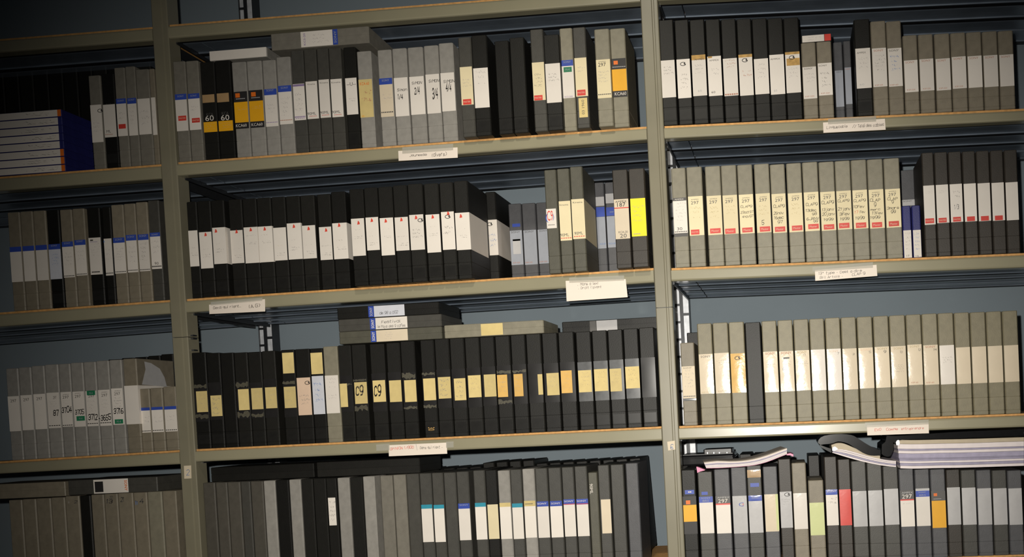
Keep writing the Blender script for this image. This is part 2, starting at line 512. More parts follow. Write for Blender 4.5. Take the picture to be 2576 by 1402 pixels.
post_sticker(upA, [(464, 1205), (482, 1204), (481, 1171.5), (463, 1172.5)], '2', 0, 'small cream sticker with a blue numeral on the left upright')
post_sticker(upB, [(1681, 1134), (1699, 1131.5), (1698, 1109), (1678.5, 1112)], '€', 0, 'small cream sticker with a blue hooked mark on the right upright')

# ------------------------------------------------------------------ cassettes
CASE_D = 0.148
ORD = ['', 'first', 'second', 'third', 'fourth', 'fifth', 'sixth', 'seventh', 'eighth', 'ninth', 'tenth', 'eleventh', 'twelfth', 'thirteenth', 'fourteenth', 'fifteenth',
       'sixteenth', 'seventeenth', 'eighteenth', 'nineteenth', 'twentieth', 'twenty-first', 'twenty-second', 'twenty-third', 'twenty-fourth', 'twenty-fifth', 'twenty-sixth', 'twenty-seventh', 'twenty-eighth']
ROWW = {1: 'top row', 2: 'second row', 3: 'third row', 4: 'bottom row'}
PLACED = []      # (bay, level, x0, x1, y0, y1, ztop, root)

def strip(x0, x1, z0, z1, y, bulge=0.0, n=8):
    """a label sheet on the front of a case; bulge bows it out from the spine"""
    mb = MB()
    if not bulge:
        mb.box(x0, x1, y, y + .0004, z0, z1)
        return mb.mesh('label')
    m_ = 8
    for j in range(m_ + 1):
        for i in range(n + 1):
            u, v = i / n, j / m_
            b = bulge * (1 - (2*u - 1)**2) * (0.25 + 0.75 * (1 - (2*v - 1)**4))
            mb.v.append((x0 + (x1-x0)*u, y - b, z0 + (z1-z0)*v))
    for j in range(m_):
        for i in range(n):
            a = j*(n+1) + i
            mb.f.append((a, a+1, a+n+2, a+n+1))
    return mb.mesh('label', True)

def wrap(wd, d, z0, z1):
    """a sheet folded round the spine and both sides"""
    h = wd/2 + .0003; y = -.0003
    a = [(-h, d*.92), (-h, y), (h, y), (h, d*.92), (h - .0002, d*.92), (h - .0002, y + .0002), (-h + .0002, y + .0002), (-h + .0002, d*.92)]
    return MB().rings([[(p, q, z) for p, q in a] for z in (z0, z1)]).mesh('label')

def cassette(bay, lv, ox, oy, sc, spec, idx, rear=False):
    """spec: 'xl xr yref ytop body | part | part ...' in coordinates of a crop with origin ox, oy and scale sc"""
    head, *segs = [s.strip() for s in spec.split('|')]
    xl, xr, yr, yt, body = head.split()
    X = lambda v: ox + float(v) / sc
    Y = lambda v: oy + float(v) / sc
    fl = {s.split()[0]: s.split() for s in segs}
    yf = .0035
    if 'P' in fl: yf = -float(fl['P'][1]) if len(fl['P']) > 1 else -.014
    if yf < -.0055: yf *= 1.4
    if 'Z' in fl: yf = float(fl['Z'][1])
    d = float(fl['DP'][1]) if 'DP' in fl else CASE_D
    xa = hit(X(xl), Y(yr), yf)[0] + .0006
    xb = hit(X(xr), Y(yr), yf)[0] - .0006
    xc, wd = (xa + xb) / 2, xb - xa
    base = max(LINES[(bay, lv)](xa), LINES[(bay, lv)](xb)) + .0002
    zc = lambda v: z_at(xc, Y(v), yf) - base
    h = zc(yt)
    root = link('cassette_case', case_mesh(wd, h, d, body not in 'U'), BODY[body][1], None, (xc, yf, base))
    PLACED.append((bay, lv, xa, xb, yf, yf + d, base + h, root))
    bul = .4 * float(fl['BU'][1]) if 'BU' in fl else 0.0
    wrapd = 'W' in fl
    hw = wd / 2 - .0010
    lab = None; last = root; desc = None
    yoff = -.0004
    if body == 'K' and 'NP' not in fl and h > .2:
        link('thumb_panel', box_mesh('p', -hw + .003, hw - .003, -.0005, .0, h * .05, h * .145), M_PANEL, root)
    if 'SL' in fl:
        z1, z0 = zc(fl['SL'][1]), zc(fl['SL'][2])
        link('clear_sleeve', strip(-hw, hw, z0, z1, -.0002, .0005), M_SILVER if len(fl['SL']) > 3 else M_SLEEVE, root)
        yoff = -.0010
    first = None
    cols = ''
    bands = []; stk = None
    for s in segs:
        a = s.split(); k = a[0]
        if k in ('P', 'Z', 'W', 'SL', 'BU', 'DP', 'NP'): continue
        if k == 'TR':       # ragged edge of a torn sleeve
            z1, z0 = zc(a[1]), zc(a[2])
            rnd = random.Random(idx + int(float(a[1])))
            mb = MB(); n = 9
            for q in range(n + 1):
                x = -hw + 2 * hw * q / n; m_ = (z0 + z1) / 2; r_ = (z1 - z0) / 2
                mb.v += [(x, 0, m_ - r_ * rnd.uniform(.1, 1)), (x, 0, m_ + r_ * rnd.uniform(.1, 1))]
            mb.f = [(2*q, 2*q + 2, 2*q + 3, 2*q + 1) for q in range(n)]
            link('torn_edge', mb.mesh('torn'), M_TORN, root, (0, -.0012, 0))
            continue
        if k == 'D':
            desc = a[1].replace('_', ' '); continue
        if len(k) == 1 and k in INK and len(a) == 3 and k not in 'RFfl':
            z1, z0 = zc(a[1]), zc(a[2])
            mtl = glossy(k) if bul else INK[k]
            lay = .0004 * sum(1 for u, v in bands if min(u, z1) - max(v, z0) > .0005)
            bands.append((z1, z0))
            if lay: yoff = min(yoff, -.0004 - lay)
            if wrapd and k in 'wcipSz':
                o = link('spine_label', wrap(wd, d, z0, z1), mtl, root)
            else:
                nm = 'spine_label' if k in 'wcipeGSYyqoz' and (z1 - z0) > .03 else 'label_band'
                o = link(nm, strip(-hw, hw, z0, z1, -.0004 - lay, bul), mtl, root)
            cols += k
            if first is None or o.name.startswith('spine'): first = o
            last = o
        elif k == 'S':
            xs0, xs1 = hit(X(a[2]), Y(a[4]), yf)[0] - xc, hit(X(a[3]), Y(a[4]), yf)[0] - xc
            xs0, xs1 = max(xs0, -wd/2 + .0005), min(xs1, wd/2 - .0005)
            link('sticker', strip(xs0, xs1, zc(a[5]), zc(a[4]), yoff - .0004 - bul), INK[a[1]], root)
            cols += a[1].upper()
            if a[1] in 'yqY': stk = ((xs0 + xs1) / 2, xs1 - xs0, zc(a[4]), zc(a[5]))
            if first is None: first = root
        elif k in 'TV':
            s_ = a[1].replace('_', ' ')
            me, asp = text_mesh(s_)
            if k == 'T':
                hh = abs(zc(float(a[2]) - float(a[3]) / 2) - zc(float(a[2]) + float(a[3]) / 2))
                sx = min(hh, (wd * .86) / asp)
                px = 0
                if len(a) > 6:
                    x0, x1 = hit(X(a[5]), Y(a[2]), yf)[0] - xc, hit(X(a[6]), Y(a[2]), yf)[0] - xc
                    px, sx = (x0 + x1) / 2, (x1 - x0) / asp
                o = link('lettering', me, INK[a[4]], root, (px, yoff - .0006 - bul, zc(a[2])))
                o.scale = (sx, 1, hh)
            else:        # V text x y1 y2 height col : reading down the spine
                zt_, zb_ = zc(a[3]), zc(a[4])
                o = link('lettering', me, INK[a[6]], root, (hit(X(a[2]), Y(a[3]), yf)[0] - xc, yoff - .0006 - bul, (zt_ + zb_) / 2))
                hh = float(a[5]) / sc / 1087
                o.rotation_euler = (0, PI/2 * (1 if len(a) < 8 else -1), 0)
                o.scale = (abs(zt_ - zb_) / asp, 1, hh)
        elif k == 'H':   # H text x1 x2 y h col
            me, asp = hand_mesh(a[1].replace('_', ' '), 1.0 if float(a[5]) >= 40 else .7 if a[6] == 'k' else .6)
            x0, x1 = hit(X(a[2]), Y(a[4]), yf)[0] - xc, hit(X(a[3]), Y(a[4]), yf)[0] - xc
            hh = float(a[5]) / sc / 1087
            o = link('handwriting', me, INK[a[6]], root, ((x0 + x1) / 2, yoff - .0006 - bul, zc(a[4])))
            o.scale = ((x1 - x0) / asp, 1, hh)
        elif k in 'Ff':  # faint lines
            n = int(a[1])
            o = link('faint_writing', scribble_mesh(n, (idx * 7) % 5), INK[{'d': 'j', 'k': 'j'}.get(a[4], a[4]) if len(a) > 4 else 'f'], root, (0, yoff - .0005 - bul, (zc(a[2]) + zc(a[3])) / 2))
            sw = wd
            if stk and stk[2] > o.location.z > stk[3]:
                sw = stk[1]; o.location.x = stk[0]; o.location.y -= .0004
            o.scale = (sw * .84, 1, abs(zc(a[2]) - zc(a[3])))
        elif k == 'O':
            o = link('pen_oval', OVAL, INK['k'], root, (hit(X(a[1]), Y(a[2]), yf)[0] - xc, yoff - .0007 - bul, zc(a[2])))
            o.scale = (.0125, 1, .0105)
        elif k == 'A':
            o = link('pen_tick', TRI, INK['R'], root, (hit(X(a[1]), Y(a[2]), yf)[0] - xc, yoff - .0007, zc(a[2])))
            o.scale = (.0065, 1, .0085)
            cols += 'A'
    # tidy: lettering and stickers belong to the label they are on
    if first is not None and first is not root:
        for c in list(root.children):
            if c.name.split('.')[0] in ('lettering', 'handwriting', 'faint_writing', 'pen_oval', 'pen_tick'):
                c.parent = first
    if desc is None: desc = describe(cols, wrapd)
    root['_look'] = BODY[body][0] + ' cassette case' + ((' ' + desc) if desc else '')
    root['category'] = 'cassette'
    root['_row'] = (bay, lv) if False else bay + str(lv)
    root['_rear'] = 1 if rear else 0
    root['_x'] = xc
    return root

def describe(c, wr):
    red = 'R' in c; gr = 'G' in c[1:] and 'g' not in c
    if c.startswith('k') and 'o' in c: return 'with yellow and black label'
    if c.startswith('k') and 'r' in c: return 'with grey numbered label'
    if 'b' in c and red: return 'with blue-topped red-stickered label'
    if 'b' in c: return 'with blue-topped white label'
    if 'A' in c: return 'with red-ticked white label'
    base = {'w': 'white', 'c': 'cream', 'i': 'ivory', 'p': 'pinkish', 'Y': 'lemon yellow', 'q': 'amber', 'e': 'pale green', 'G': 'pale grey', 'S': 'pale blue', 'z': 'bluish white', 'r': 'red', 'y': 'yellow', 'k': 'dark', 'd': 'dark', 'n': 'stained', 'o': 'yellow', 'm': 'cyan-topped'}
    for ch in c:
        if ch in base:
            return 'with ' + ('red-stickered ' if red else '') + base[ch] + ' label'
    if 'Y' in c or 'Q' in c: return 'with small yellow sticker'
    return 'without a label'

COUNT = [0]
def row(bay, lv, origin, scale, txt, rear=False):
    out = []
    for ln in txt.strip().split('\n'):
        ln = ln.strip()
        if not ln: continue
        COUNT[0] += 1
        out.append(cassette(bay, lv, origin[0], origin[1], scale, ln, COUNT[0], rear))
    return out
Z35 = 1402 / 400
Z64 = 2576 / 400

# ---- top row, left bay
row('left', 1, (120, 60), Z35, '''
380 488 880 455 G | w 715 1045 | O 465 770 | F 3 860 960
490 607 850 440 K | w 712 1000 | F 1 700 712 | T ML 948 22 d 520 560 | T ----- 975 5 x 510 575
609 705 850 385 G | b 660 705 | w 705 990 | T SONY 680 16 S | S r 626 688 885 925 | F 2 770 850
707 796 850 375 G | b 655 705 | w 705 985 | T SONY 672 16 S | F 5 720 900
797 917 850 400 G | w 660 975 | F 3 750 900
918 966 850 395 T | w 650 980 | F 3 750 900
''')
# ---- top row, middle bay
row('middle', 1, (420, 60), Z35, '''
75 187 800 330 G | b 620 670 | w 670 945 | T SONY 640 16 S | S r 100 170 812 855 | T MASTER 833 13 p 108 165
190 302 800 325 G | b 615 660 | w 660 935 | T SONY 635 16 S | S r 220 290 832 872 | T MASTER 852 13 p 228 285 | F 2 720 770
313 442 800 336 K | S t 312 418 625 695 | T KCA 800 26 d 350 410 | T 60 833 48 w 340 415 | o 865 955 | F 3 870 935 F | D with_brown_patch_and_yellow_band | NP
445 582 800 322 K | S t 440 545 612 690 | T KCA 790 26 d 485 545 | T 60 828 48 w 478 552 | o 855 945 | F 3 865 925 F | D with_brown_patch_and_yellow_band | NP
590 720 760 335 L | k 598 690 | S a 603 642 612 650 | o 690 870 | k 870 925 | F 2 730 765 F | T KCA60 897 26 w 610 705 | T ------- 662 6 G 610 690
723 857 760 325 L | k 585 680 | S a 742 782 602 640 | o 680 860 | k 860 915 | F 2 720 755 F | T KCA60 888 26 w 748 845 | T ------- 652 6 G 745 820
860 980 740 318 L | b 575 628 | w 628 905 | T SONY 588 18 S | F 3 700 800 | T ------- 870 6 v
983 1110 720 290 L | b 545 600 | w 600 885 | T SONY 565 18 S | F 5 640 830 | T ------- 850 6 x
1113 1225 690 232 M | w 530 850 | v 534 552 | T ------- 822 12 v | T ----- 836 5 v | F 4 600 780
''')
row('middle', 1, (720, 60), Z35, '''
174 286 670 222 D | w 508 838 | T 90ML 792 24 d 190 265 | T ----- 815 4 r | T Kinema 533 14 d 190 255
288 391 650 212 D | w 492 828 | T 90ML 782 24 d 302 378 | T ----- 805 4 r | T Kinema 520 14 d 298 370
393 504 650 210 D | w 487 822 | T 90ML 777 24 d 405 480 | T ----- 802 4 r | T Kinema 517 14 d 400 480
523 634 640 205 K | w 478 800 | T --U-- 532 30 d 535 615 | F 2 650 690 d | F 1 745 765 v | D with_white_emblem-headed_label
640 770 650 240 L | y 490 825 | T KCA-60 528 26 a 650 732 | F 2 570 700 x | S q 668 690 805 820 | D with_yellow-orange_label
822 948 650 228 L | b 480 535 | i 535 820 | T SONY 500 18 S | F 2 610 670 | T ------- 780 10 d
952 1083 640 215 L | w 475 815 | H Simon 978 1068 582 24 k | H 1/4 985 1030 642 42 k | D with_white_label_hand-numbered_one_of_four
1088 1226 630 205 L | w 465 800 | H SIMON 1108 1200 522 22 k | H 2/4 1130 1178 592 60 k | D with_white_label_hand-numbered_two_of_four
1231 1362 620 190 L | w 445 790 | H SIMON 1257 1352 505 24 k | H 3/4 1288 1338 615 85 k | D with_white_label_hand-numbered_three_of_four
''')
row('middle', 1, (1020, 60), Z35, '''
311 442 600 168 L | w 432 770 | H SIMON 335 436 508 24 k | H 4/4 355 405 562 62 k | D with_white_label_hand-numbered_four_of_four
482 600 550 118 D | c 380 715 | S r 507 580 665 712 | T MASTER 688 14 p 513 574 | F 3 480 560 | P
600 740 560 100 K | w 390 740 | F 3 400 540 | P
800 933 560 150 K | P
935 1068 560 120 K | P
''')
row('middle', 1, (1320, 60), Z35, '''
65 183 500 48 D | c 340 675 | S r 83 157 630 674 | T MASTER 652 14 p 89 150 | F 4 430 560 d | P
182 325 520 95 K | w 350 695 | F 3 430 510 d | P
325 440 500 38 B | b 320 372 | w 372 655 | T SONY 338 18 S | S g 342 414 382 426 | T M-4 404 18 S 360 395 | T KCS-20K 643 14 v | P .004 | D with_blue-topped_green-stickered_label
440 557 470 30 D | c 300 640 | S r 462 536 582 632 | T MASTER 607 14 p 468 530 | S y 474 550 655 826 | V 03_1960 512 672 800 24 d u | F 2 370 430 | P | D with_red_sticker_and_yellow_date_sticker
630 765 480 45 B | c 315 655 | T 297 360 32 k 648 715 | T AMPEX 334 8 d 650 715 | F 4 410 520 | T ------- 622 8 d | P | D with_cream_numbered_label
767 905 480 40 B | k 305 400 | S a 783 820 325 358 | o 400 590 | k 590 645 | T KCA60 617 28 w 795 895 | T ------- 380 6 G | P .004 | D with_yellow_and_black_label
''')
# ---- top row, right bay
row('right', 1, (1620, 60), Z35, '''
150 282 480 -35 K | w 322 650 | F 3 370 450 d
288 417 480 -35 K | w 312 655 | O 345 355 | F 4 430 580 d | D with_white_ring-marked_label
420 555 450 -38 K | w 275 635 | n 275 318 | T AMPEX 314 14 d 445 530 | F 3 350 450 | T 60 592 18 G 475 510 | D with_brown-topped_white_label
559 692 460 -40 K | w 286 635 | T AMPEX 322 14 d 575 660 | F 2 380 460 | T 60 602 18 d 595 630 | S n 562 600 286 300 | D with_white_label_yellowed_at_one_corner
696 832 460 -42 K | w 305 635 | F 3 310 390 x | T ------ 622 12 x
834 967 450 -45 K | w 270 632 | n 270 296 | O 890 322 | F 2 400 470 x | D with_yellow-topped_ring-marked_label
969 1106 460 -48 K | w 308 620 | F 4 340 490
1106 1245 450 -50 K | w 272 622 | T AMPEX 310 14 d 1115 1200 | T 60 588 18 G 1145 1175
1245 1385 430 -54 K | w 248 608 | n 248 270 | S n 1256 1372 305 368 | O 1305 298 | F 3 380 480 | D with_white_label_stained_brown
''')
row('right', 1, (1920, 60), Z35, '''
346 477 520 165 T | w 380 660 | T SONY 396 15 d 360 435 | F 3 430 520 | T KSP-S20 640 12 x 370 450
480 614 480 155 T | w 346 630 | T SONY 368 15 d 488 562 | F 4 420 560 d | T KSP-S20 612 12 x 510 585
632 714 570 160 V | S 412 732 | T SONY 426 12 d | F 3 460 520 | Z .06
718 786 545 150 V | S 385 708 | T SONY 400 12 x | Z .05
812 955 390 -40 K | w 216 568 | T AMPEX 255 16 d 825 905 | F 3 290 400 | T 60 535 16 G 850 890
959 1095 390 -25 T | w 215 555 | T SONY 236 18 x 972 1058 | F 5 270 420 d | T KSP-60 540 12 x 985 1055
1097 1231 390 -25 T | w 215 552 | T SONY 236 18 d 1108 1195 | F 4 270 420 l | T KSP-60 538 12 x 1120 1190
1240 1371 460 100 T | w 322 602 | T SONY 340 18 x 1253 1333 | T KSP-S20 582 12 x 1268 1340
1376 1510 450 92 T | w 310 590 | T SONY 326 18 x 1395 1475 | T KSP-S20 572 12 x 1410 1475
''')
row('right', 1, (2100, 60), Z35, '''
887 1026 440 86 T | w 307 586 | T SONY 324 18 x 903 980 | T KSP-S20 568 12 x 920 990
1030 1166 440 78 T | w 290 570 | T SONY 308 18 x 1045 1125 | T KSP-S20 552 12 x 1060 1130
1170 1306 440 72 T | w 284 562 | T SONY 302 18 x 1185 1265
1310 1446 440 66 T | w 278 556 | T SONY 296 18 x 1325 1405
1450 1586 440 60 T | w 272 550 | T SONY 290 18 x 1465 1545
''')
# ---- second row, left bay
row('left', 2, (120, 440), Z35, '''
-330 -220 790 330 T | b 636 680 | w 680 945
-216 -106 790 322 T | b 628 672 | w 672 938
-102 8 785 316 T | b 620 664 | w 664 930
12 126 780 310 K | b 612 658 | z 658 920 | T SONY 625 16 S | F 4 690 800 l | D with_blue-topped_pale_label
130 238 760 306 T | b 590 635 | w 635 905 | T SONY 605 16 S | F 4 680 800 | T ------- 892 8 d
241 348 750 297 T | b 575 620 | w 620 888 | T SONY 588 16 S | F 3 660 760 | T ------- 876 8 d
365 482 722 292 K | w 555 880 | S d 375 400 570 583 | T ------- 857 12 k 392 462 | F 5 600 720 | T ----- 592 5 v 378 440
500 578 730 285 K | w 563 888 | T ------- 868 10 d | S l 482 500 580 596 | F 3 640 760 | D with_white_dog-eared_label
581 692 720 264 T | b 555 600 | w 600 870 | T SONY 572 18 S | F 5 640 760 | T ------- 855 8 d
694 796 700 254 T | b 530 580 | w 580 860 | T SONY 548 18 S | F 4 620 780 | T ------- 842 8 d
799 903 700 240 T | b 525 575 | w 575 850 | T SONY 540 18 S | F 5 590 770 d | T ------- 836 8 d
906 1006 690 225 D | b 510 545 | w 545 830 | T SONY 528 16 S | T 90 782 24 d 945 980 | T ------- 808 12 d | F 3 570 700
''')
# ---- second row, middle bay
row('middle', 2, (440, 440), Z35, '''
122 213 650 237 K | w 492 808 | F 1 630 660 d | F 2 680 720 k
216 336 650 231 K | w 505 825 | A 272 527 | F 1 645 670 d | F 2 695 735 k | P .005
338 454 640 224 K | w 465 785 | A 363 494 | F 1 595 620 d | F 2 645 690 k | W | P .006
490 611 640 216 K | w 490 780 | A 545 502 | F 1 640 665 d | F 2 700 740 k
614 738 620 209 K | w 462 778 | A 670 484 | F 1 525 545 d | F 2 590 615 k | W
740 866 610 202 K | w 455 770 | A 793 477 | F 1 520 540 d | F 2 580 605 k | W
869 992 610 194 K | w 466 755 | F 1 612 635 F | F 2 680 720 k
995 1120 590 187 K | w 427 745 | A 1050 454 | F 1 565 585 d | F 2 630 670 k | W
1123 1250 590 180 K | w 447 738 | A 1180 474 | F 1 605 625 d | F 2 665 705 k
1272 1391 600 171 K | w 460 750 | A 1334 488 | F 1 615 635 d | F 2 680 715 k
''')
row('middle', 2, (800, 440), Z35, '''
133 262 580 148 K | w 425 742 | A 187 444 | F 1 565 590 d | F 2 630 665 k | W
294 420 550 125 K | w 386 715 | A 358 424 | F 1 475 495 d | F 2 535 570 k | P
423 545 550 112 K | w 375 665 | A 475 401 | F 1 532 548 d | F 2 592 625 k | P
548 676 550 105 K | w 380 710 | A 598 406 | F 1 470 485 d | F 2 535 560 k | P
679 807 550 92 K | w 374 668 | A 736 395 | F 1 535 550 d | F 2 595 630 k | P
809 944 550 80 K | w 352 662 | A 865 376 | O 905 403 | F 3 470 560 d | P | D with_red-ticked_ring-marked_white_label
953 1086 550 76 K | w 350 685 | A 1012 371 | F 1 448 465 d | F 2 510 545 k | P
1090 1214 540 66 K | w 326 660 | A 1148 341 | O 1145 370 | F 2 440 530 d | P | D with_red-ticked_ring-marked_white_label
1217 1345 540 54 K | w 334 662 | A 1260 363 | F 1 465 485 d | F 2 525 560 k | W | P
''')
row('middle', 2, (1140, 400), Z35, '''
820 930 530 96 O | S w 818 906 440 612 | T C9 500 90 r 828 880 | T ( 520 80 b 815 838 | T ) 515 60 b 878 890 | T ------ 582 6 d 838 895 | P .006 | D with_red_and_blue_logo_sticker
933 1046 540 86 O | c 372 720 | T 90ML 670 26 d 946 1022 | T ----- 698 6 r | T Kinema 405 14 d 938 1015 | P .008
1048 1162 530 68 O | c 354 705 | T 90ML 655 26 d 1070 1145 | T ----- 683 6 r | T Kinema 383 14 d 1055 1140 | W | P .012 | D with_wraparound_cream_label
''')
row('middle', 2, (1400, 400), Z35, '''
508 647 530 95 N | i 355 705 | T AMPEX 376 18 k 518 618 | T 187 404 36 k 535 608 | r 428 436 | T KCA-20 645 18 d 548 628 | T 20 678 34 d 560 620 | P .014 | D with_bold-numbered_cream_label
651 795 510 84 N | Y 348 682 | F 4 400 560 F | T ---- 660 10 F 680 740 | P .014
''')
row('middle', 2, (1140, 400), Z35, '''
300 393 690 290 K | w 537 850 | O 325 575 | F 3 650 780 l | W | Z .160 | NP
502 618 780 395 V | S 632 935 | T SONY 646 16 d 512 590 | S b 522 590 572 600 | S G 525 592 710 840 | S d 525 592 708 724 | T KSP-S20 915 12 x 530 590 | Z .200
621 744 780 390 V | S 628 932 | T SONY 642 16 d 632 712 | T KSP-S20 912 12 x 640 700 | Z .200
747 866 780 384 V | S 622 922 | T SONY 634 14 d 760 830 | T KSP-S20 905 12 x 765 830 | Z .200
''', True)
row('middle', 2, (1400, 400), Z35, '''
348 439 640 208 V | G 335 415 | b 425 510 | S 512 790 | T KCS-20 750 14 l 385 432 | Z .175
442 560 640 204 V | G 305 390 | b 425 500 | S 505 780 | T SONY 468 14 S 470 505 | T KCS-20 745 14 l 462 520 | Z .175
''', True)
# ---- second row, right bay
row('right', 2, (1680, 380), Z35, '''
45 176 580 150 B | d 413 440 | w 440 725 | d 725 755 | T AMPEX 427 12 w 60 140 | T 30 686 26 d 82 128 | T ------- 712 8 d | F 6 450 620 | D with_white_label_between_dark_bands
180 320 580 140 B | c 400 745 | T 297 456 28 d 203 272 | T AMPEX 428 9 d 204 272 | S r 203 278 693 737 | T MASTER 715 13 p 210 270 | F 3 480 600 F
343 482 560 134 B | c 395 740 | T 297 450 28 d 365 435 | T AMPEX 422 9 d 368 435 | S r 372 465 683 726 | T Master 704 18 p 385 452 | F 3 480 600 F
484 623 560 126 B | c 390 733 | T 297 445 28 d 505 575 | T AMPEX 418 9 d 507 575 | S r 505 597 684 729 | T Master 706 18 p 518 584 | F 3 475 560 F
627 764 560 121 B | c 384 728 | T 297 441 28 d 652 720 | T AMPEX 414 9 d 655 722 | S r 655 747 676 718 | T Master 697 18 p 668 735 | H CLAP9 640 745 491 18 k | H 23oct97 640 755 540 20 k | H 4nov97 655 755 578 20 k | D with_red_sticker_and_three_handwritten_lines
776 913 560 114 B | c 375 720 | T 297 432 28 d 805 873 | T AMPEX 406 9 d 808 873 | S r 810 902 667 711 | T Master 689 18 p 823 889 | F 3 470 570 F | H 5 826 852 630 36 k | D with_red_sticker_and_handwritten_five
916 1050 560 117 B | c 378 722 | T 297 434 28 d 945 1013 | T AMPEX 408 9 d 948 1014 | S r 943 1035 668 712 | T Master 690 18 p 956 1022 | H CLAP9 930 1032 488 22 k | H 25nov 932 1022 548 22 k | H 16dec 938 1022 588 24 k | H 97 968 1015 628 22 k | D with_red_sticker_and_four_handwritten_lines
1060 1196 560 107 B | c 372 715 | T 297 424 28 d 1090 1158 | T AMPEX 398 9 d 1092 1160 | S r 1093 1186 658 702 | T Master 680 18 p 1106 1173 | F 3 450 570 F
1200 1340 540 98 B | c 363 706 | T 297 413 28 d 1230 1298 | T AMPEX 388 9 d 1232 1300 | S r 1237 1330 645 688 | T Master 667 18 p 1250 1317 | H CLAP9 1215 1322 472 22 k | H 13dec 1216 1310 522 22 k | H 98 1272 1315 556 22 k | H 6JANV 1222 1335 598 22 k | H 99 1282 1325 622 18 k | D with_red_sticker_and_crowded_handwriting
''')
row('right', 2, (2040, 380), Z35, '''
82 222 520 95 B | c 360 702 | T 297 410 28 d 108 177 | T AMPEX 385 9 d 110 178 | S r 112 205 648 692 | T Master 670 18 p 125 192 | H CLAP9 92 205 455 24 k | H 13janv 98 205 515 24 k | H 20janv 98 212 556 24 k | H 1999 112 200 604 20 k | D with_red_sticker_and_January_1999_dates
225 364 520 86 B | c 352 692 | T 297 402 28 d 248 317 | T AMPEX 377 9 d 250 318 | S r 247 339 635 680 | T Master 657 18 p 260 326 | H CLAP9 235 340 440 20 k | H 27janv 236 348 512 24 k | H 3Fev 250 342 555 24 k | H 1999 258 340 598 22 k | D with_red_sticker,_January_and_February_1999_dates
367 507 520 78 B | c 345 685 | T 297 398 28 d 390 458 | T AMPEX 372 9 d 393 460 | S r 395 487 632 678 | T Master 655 18 p 408 474 | H CLAP9 375 485 438 20 k | H 10Fev 376 472 488 24 k | H 17 385 418 538 22 R | H Fev 430 478 538 22 k | H 1999 392 475 590 24 k | D with_red_sticker_and_February_1999_dates
509 650 500 72 B | c 340 682 | T 297 393 28 d 534 605 | T AMPEX 366 9 d 537 605 | S r 537 627 629 674 | T Master 652 18 p 550 615 | H CLAP 518 612 433 24 k | H 9 555 578 475 34 k | H merc 522 612 515 18 k | H 17Fev 540 635 548 22 k | H 1999 522 612 585 22 k | D with_red_sticker_and_one_February_1999_date
655 797 500 64 B | c 335 675 | T 297 384 28 d 682 750 | T AMPEX 357 9 d 685 752 | S r 685 776 619 664 | T Master 642 18 p 698 764 | H CLAP 672 765 422 22 k | H 9 710 732 450 26 k | H 3mars 668 778 503 22 k | H 99 703 750 535 24 k | D with_red_sticker_and_March_date
806 886 650 484 U | w 700 942 | F 5 715 880 d | T 17 925 16 d 845 868 | Z .012 | DP .105
891 971 650 480 U | w 697 936 | F 5 715 880 l | T 16 926 14 d 925 950 | Z .012 | DP .105
990 1099 470 14 N | w 305 650 | S r 1007 1085 595 638 | T MASTER 617 14 p 1013 1079 | F 2 350 380
1101 1221 470 10 N | w 298 635 | S r 1125 1196 590 631 | T MASTER 611 14 p 1131 1190 | F 2 345 375
1223 1343 460 6 N | w 292 627 | S r 1252 1322 582 623 | T MASTER 603 14 p 1258 1316 | F 2 340 420 d | H 1/3 1262 1305 490 40 f | D with_red-stickered_hand-numbered_white_label
1346 1466 460 2 N | w 288 622 | S r 1375 1445 578 619
1469 1589 460 -2 N | w 284 618 | S r 1498 1568 574 615
1592 1712 460 -6 N | w 280 614 | S r 1621 1691 570 611
1715 1835 460 -10 N | w 276 610
''')
row('right', 2, (2040, 380), Z35, '''
792 921 400 168 V | G 430 482 | T SONY 443 14 d 812 890 | Z .190
''', True)
# ---- third row, left bay
row('left', 3, (120, 820), Z35, '''
-350 -240 745 376 L | w 622 930 | T 297 662 26 d
-236 -126 745 366 L | w 612 920 | T 297 652 26 d
-122 -8 745 353 L | w 602 912 | T 297 643 26 d
-5 114 740 341 L | w 590 902 | T 297 634 26 d 50 78 | H 87 50 102 770 50 k | F 3 660 720 | T ----- 880 8 d | D with_white_label_and_bold_handwritten_number
118 221 740 335 L | w 584 890 | T 297 630 26 d 133 188 | T AMPEX 607 8 d 135 190 | F 4 650 710 | H 3704 124 216 742 50 k | T ----- 877 8 d | D with_white_label_and_number_written_high
224 334 740 325 L | w 580 890 | T 297 622 26 d 240 293 | T AMPEX 596 8 d 240 293 | H 3705 242 325 762 40 k | S g 255 327 797 838 | T M-4 818 18 S 278 308 | D with_green_sticker_low_on_white_label
338 447 740 318 L | w 575 885 | S g 345 418 572 612 | T M-4 594 16 S 368 398 | T 297 622 20 d 360 412 | F 4 650 770 | H 3712 358 445 808 50 k | T ----- 862 8 d | D with_green_sticker_atop_white_label
450 563 740 308 L | w 565 882 | T 297 612 26 d 475 528 | T AMPEX 586 8 d 475 530 | F 4 640 770 | H -3655 452 562 808 50 k | T ----- 855 8 d | D with_white_label_and_number_written_low
566 676 740 300 L | w 552 872 | T 297 600 26 d 588 640 | T AMPEX 575 8 d 590 645 | F 4 625 720 d | H 3716 582 670 752 48 k | S g 592 665 825 864 | T M-4 845 18 S 612 648 | D with_green_sticker_below_handwritten_number
684 806 700 290 T | w 528 868 | W | P .004 | D with_blank_wraparound_white_label
808 900 650 555 T | b 722 748 | w 748 942 | F 2 790 860 | T ------ 928 8 d
903 1014 650 548 T | b 716 742 | w 742 938 | F 2 790 860 | T ------ 922 8 d
1018 1134 650 536 T | b 710 738 | w 738 932 | F 2 780 850 | T ------ 918 8 d
''')
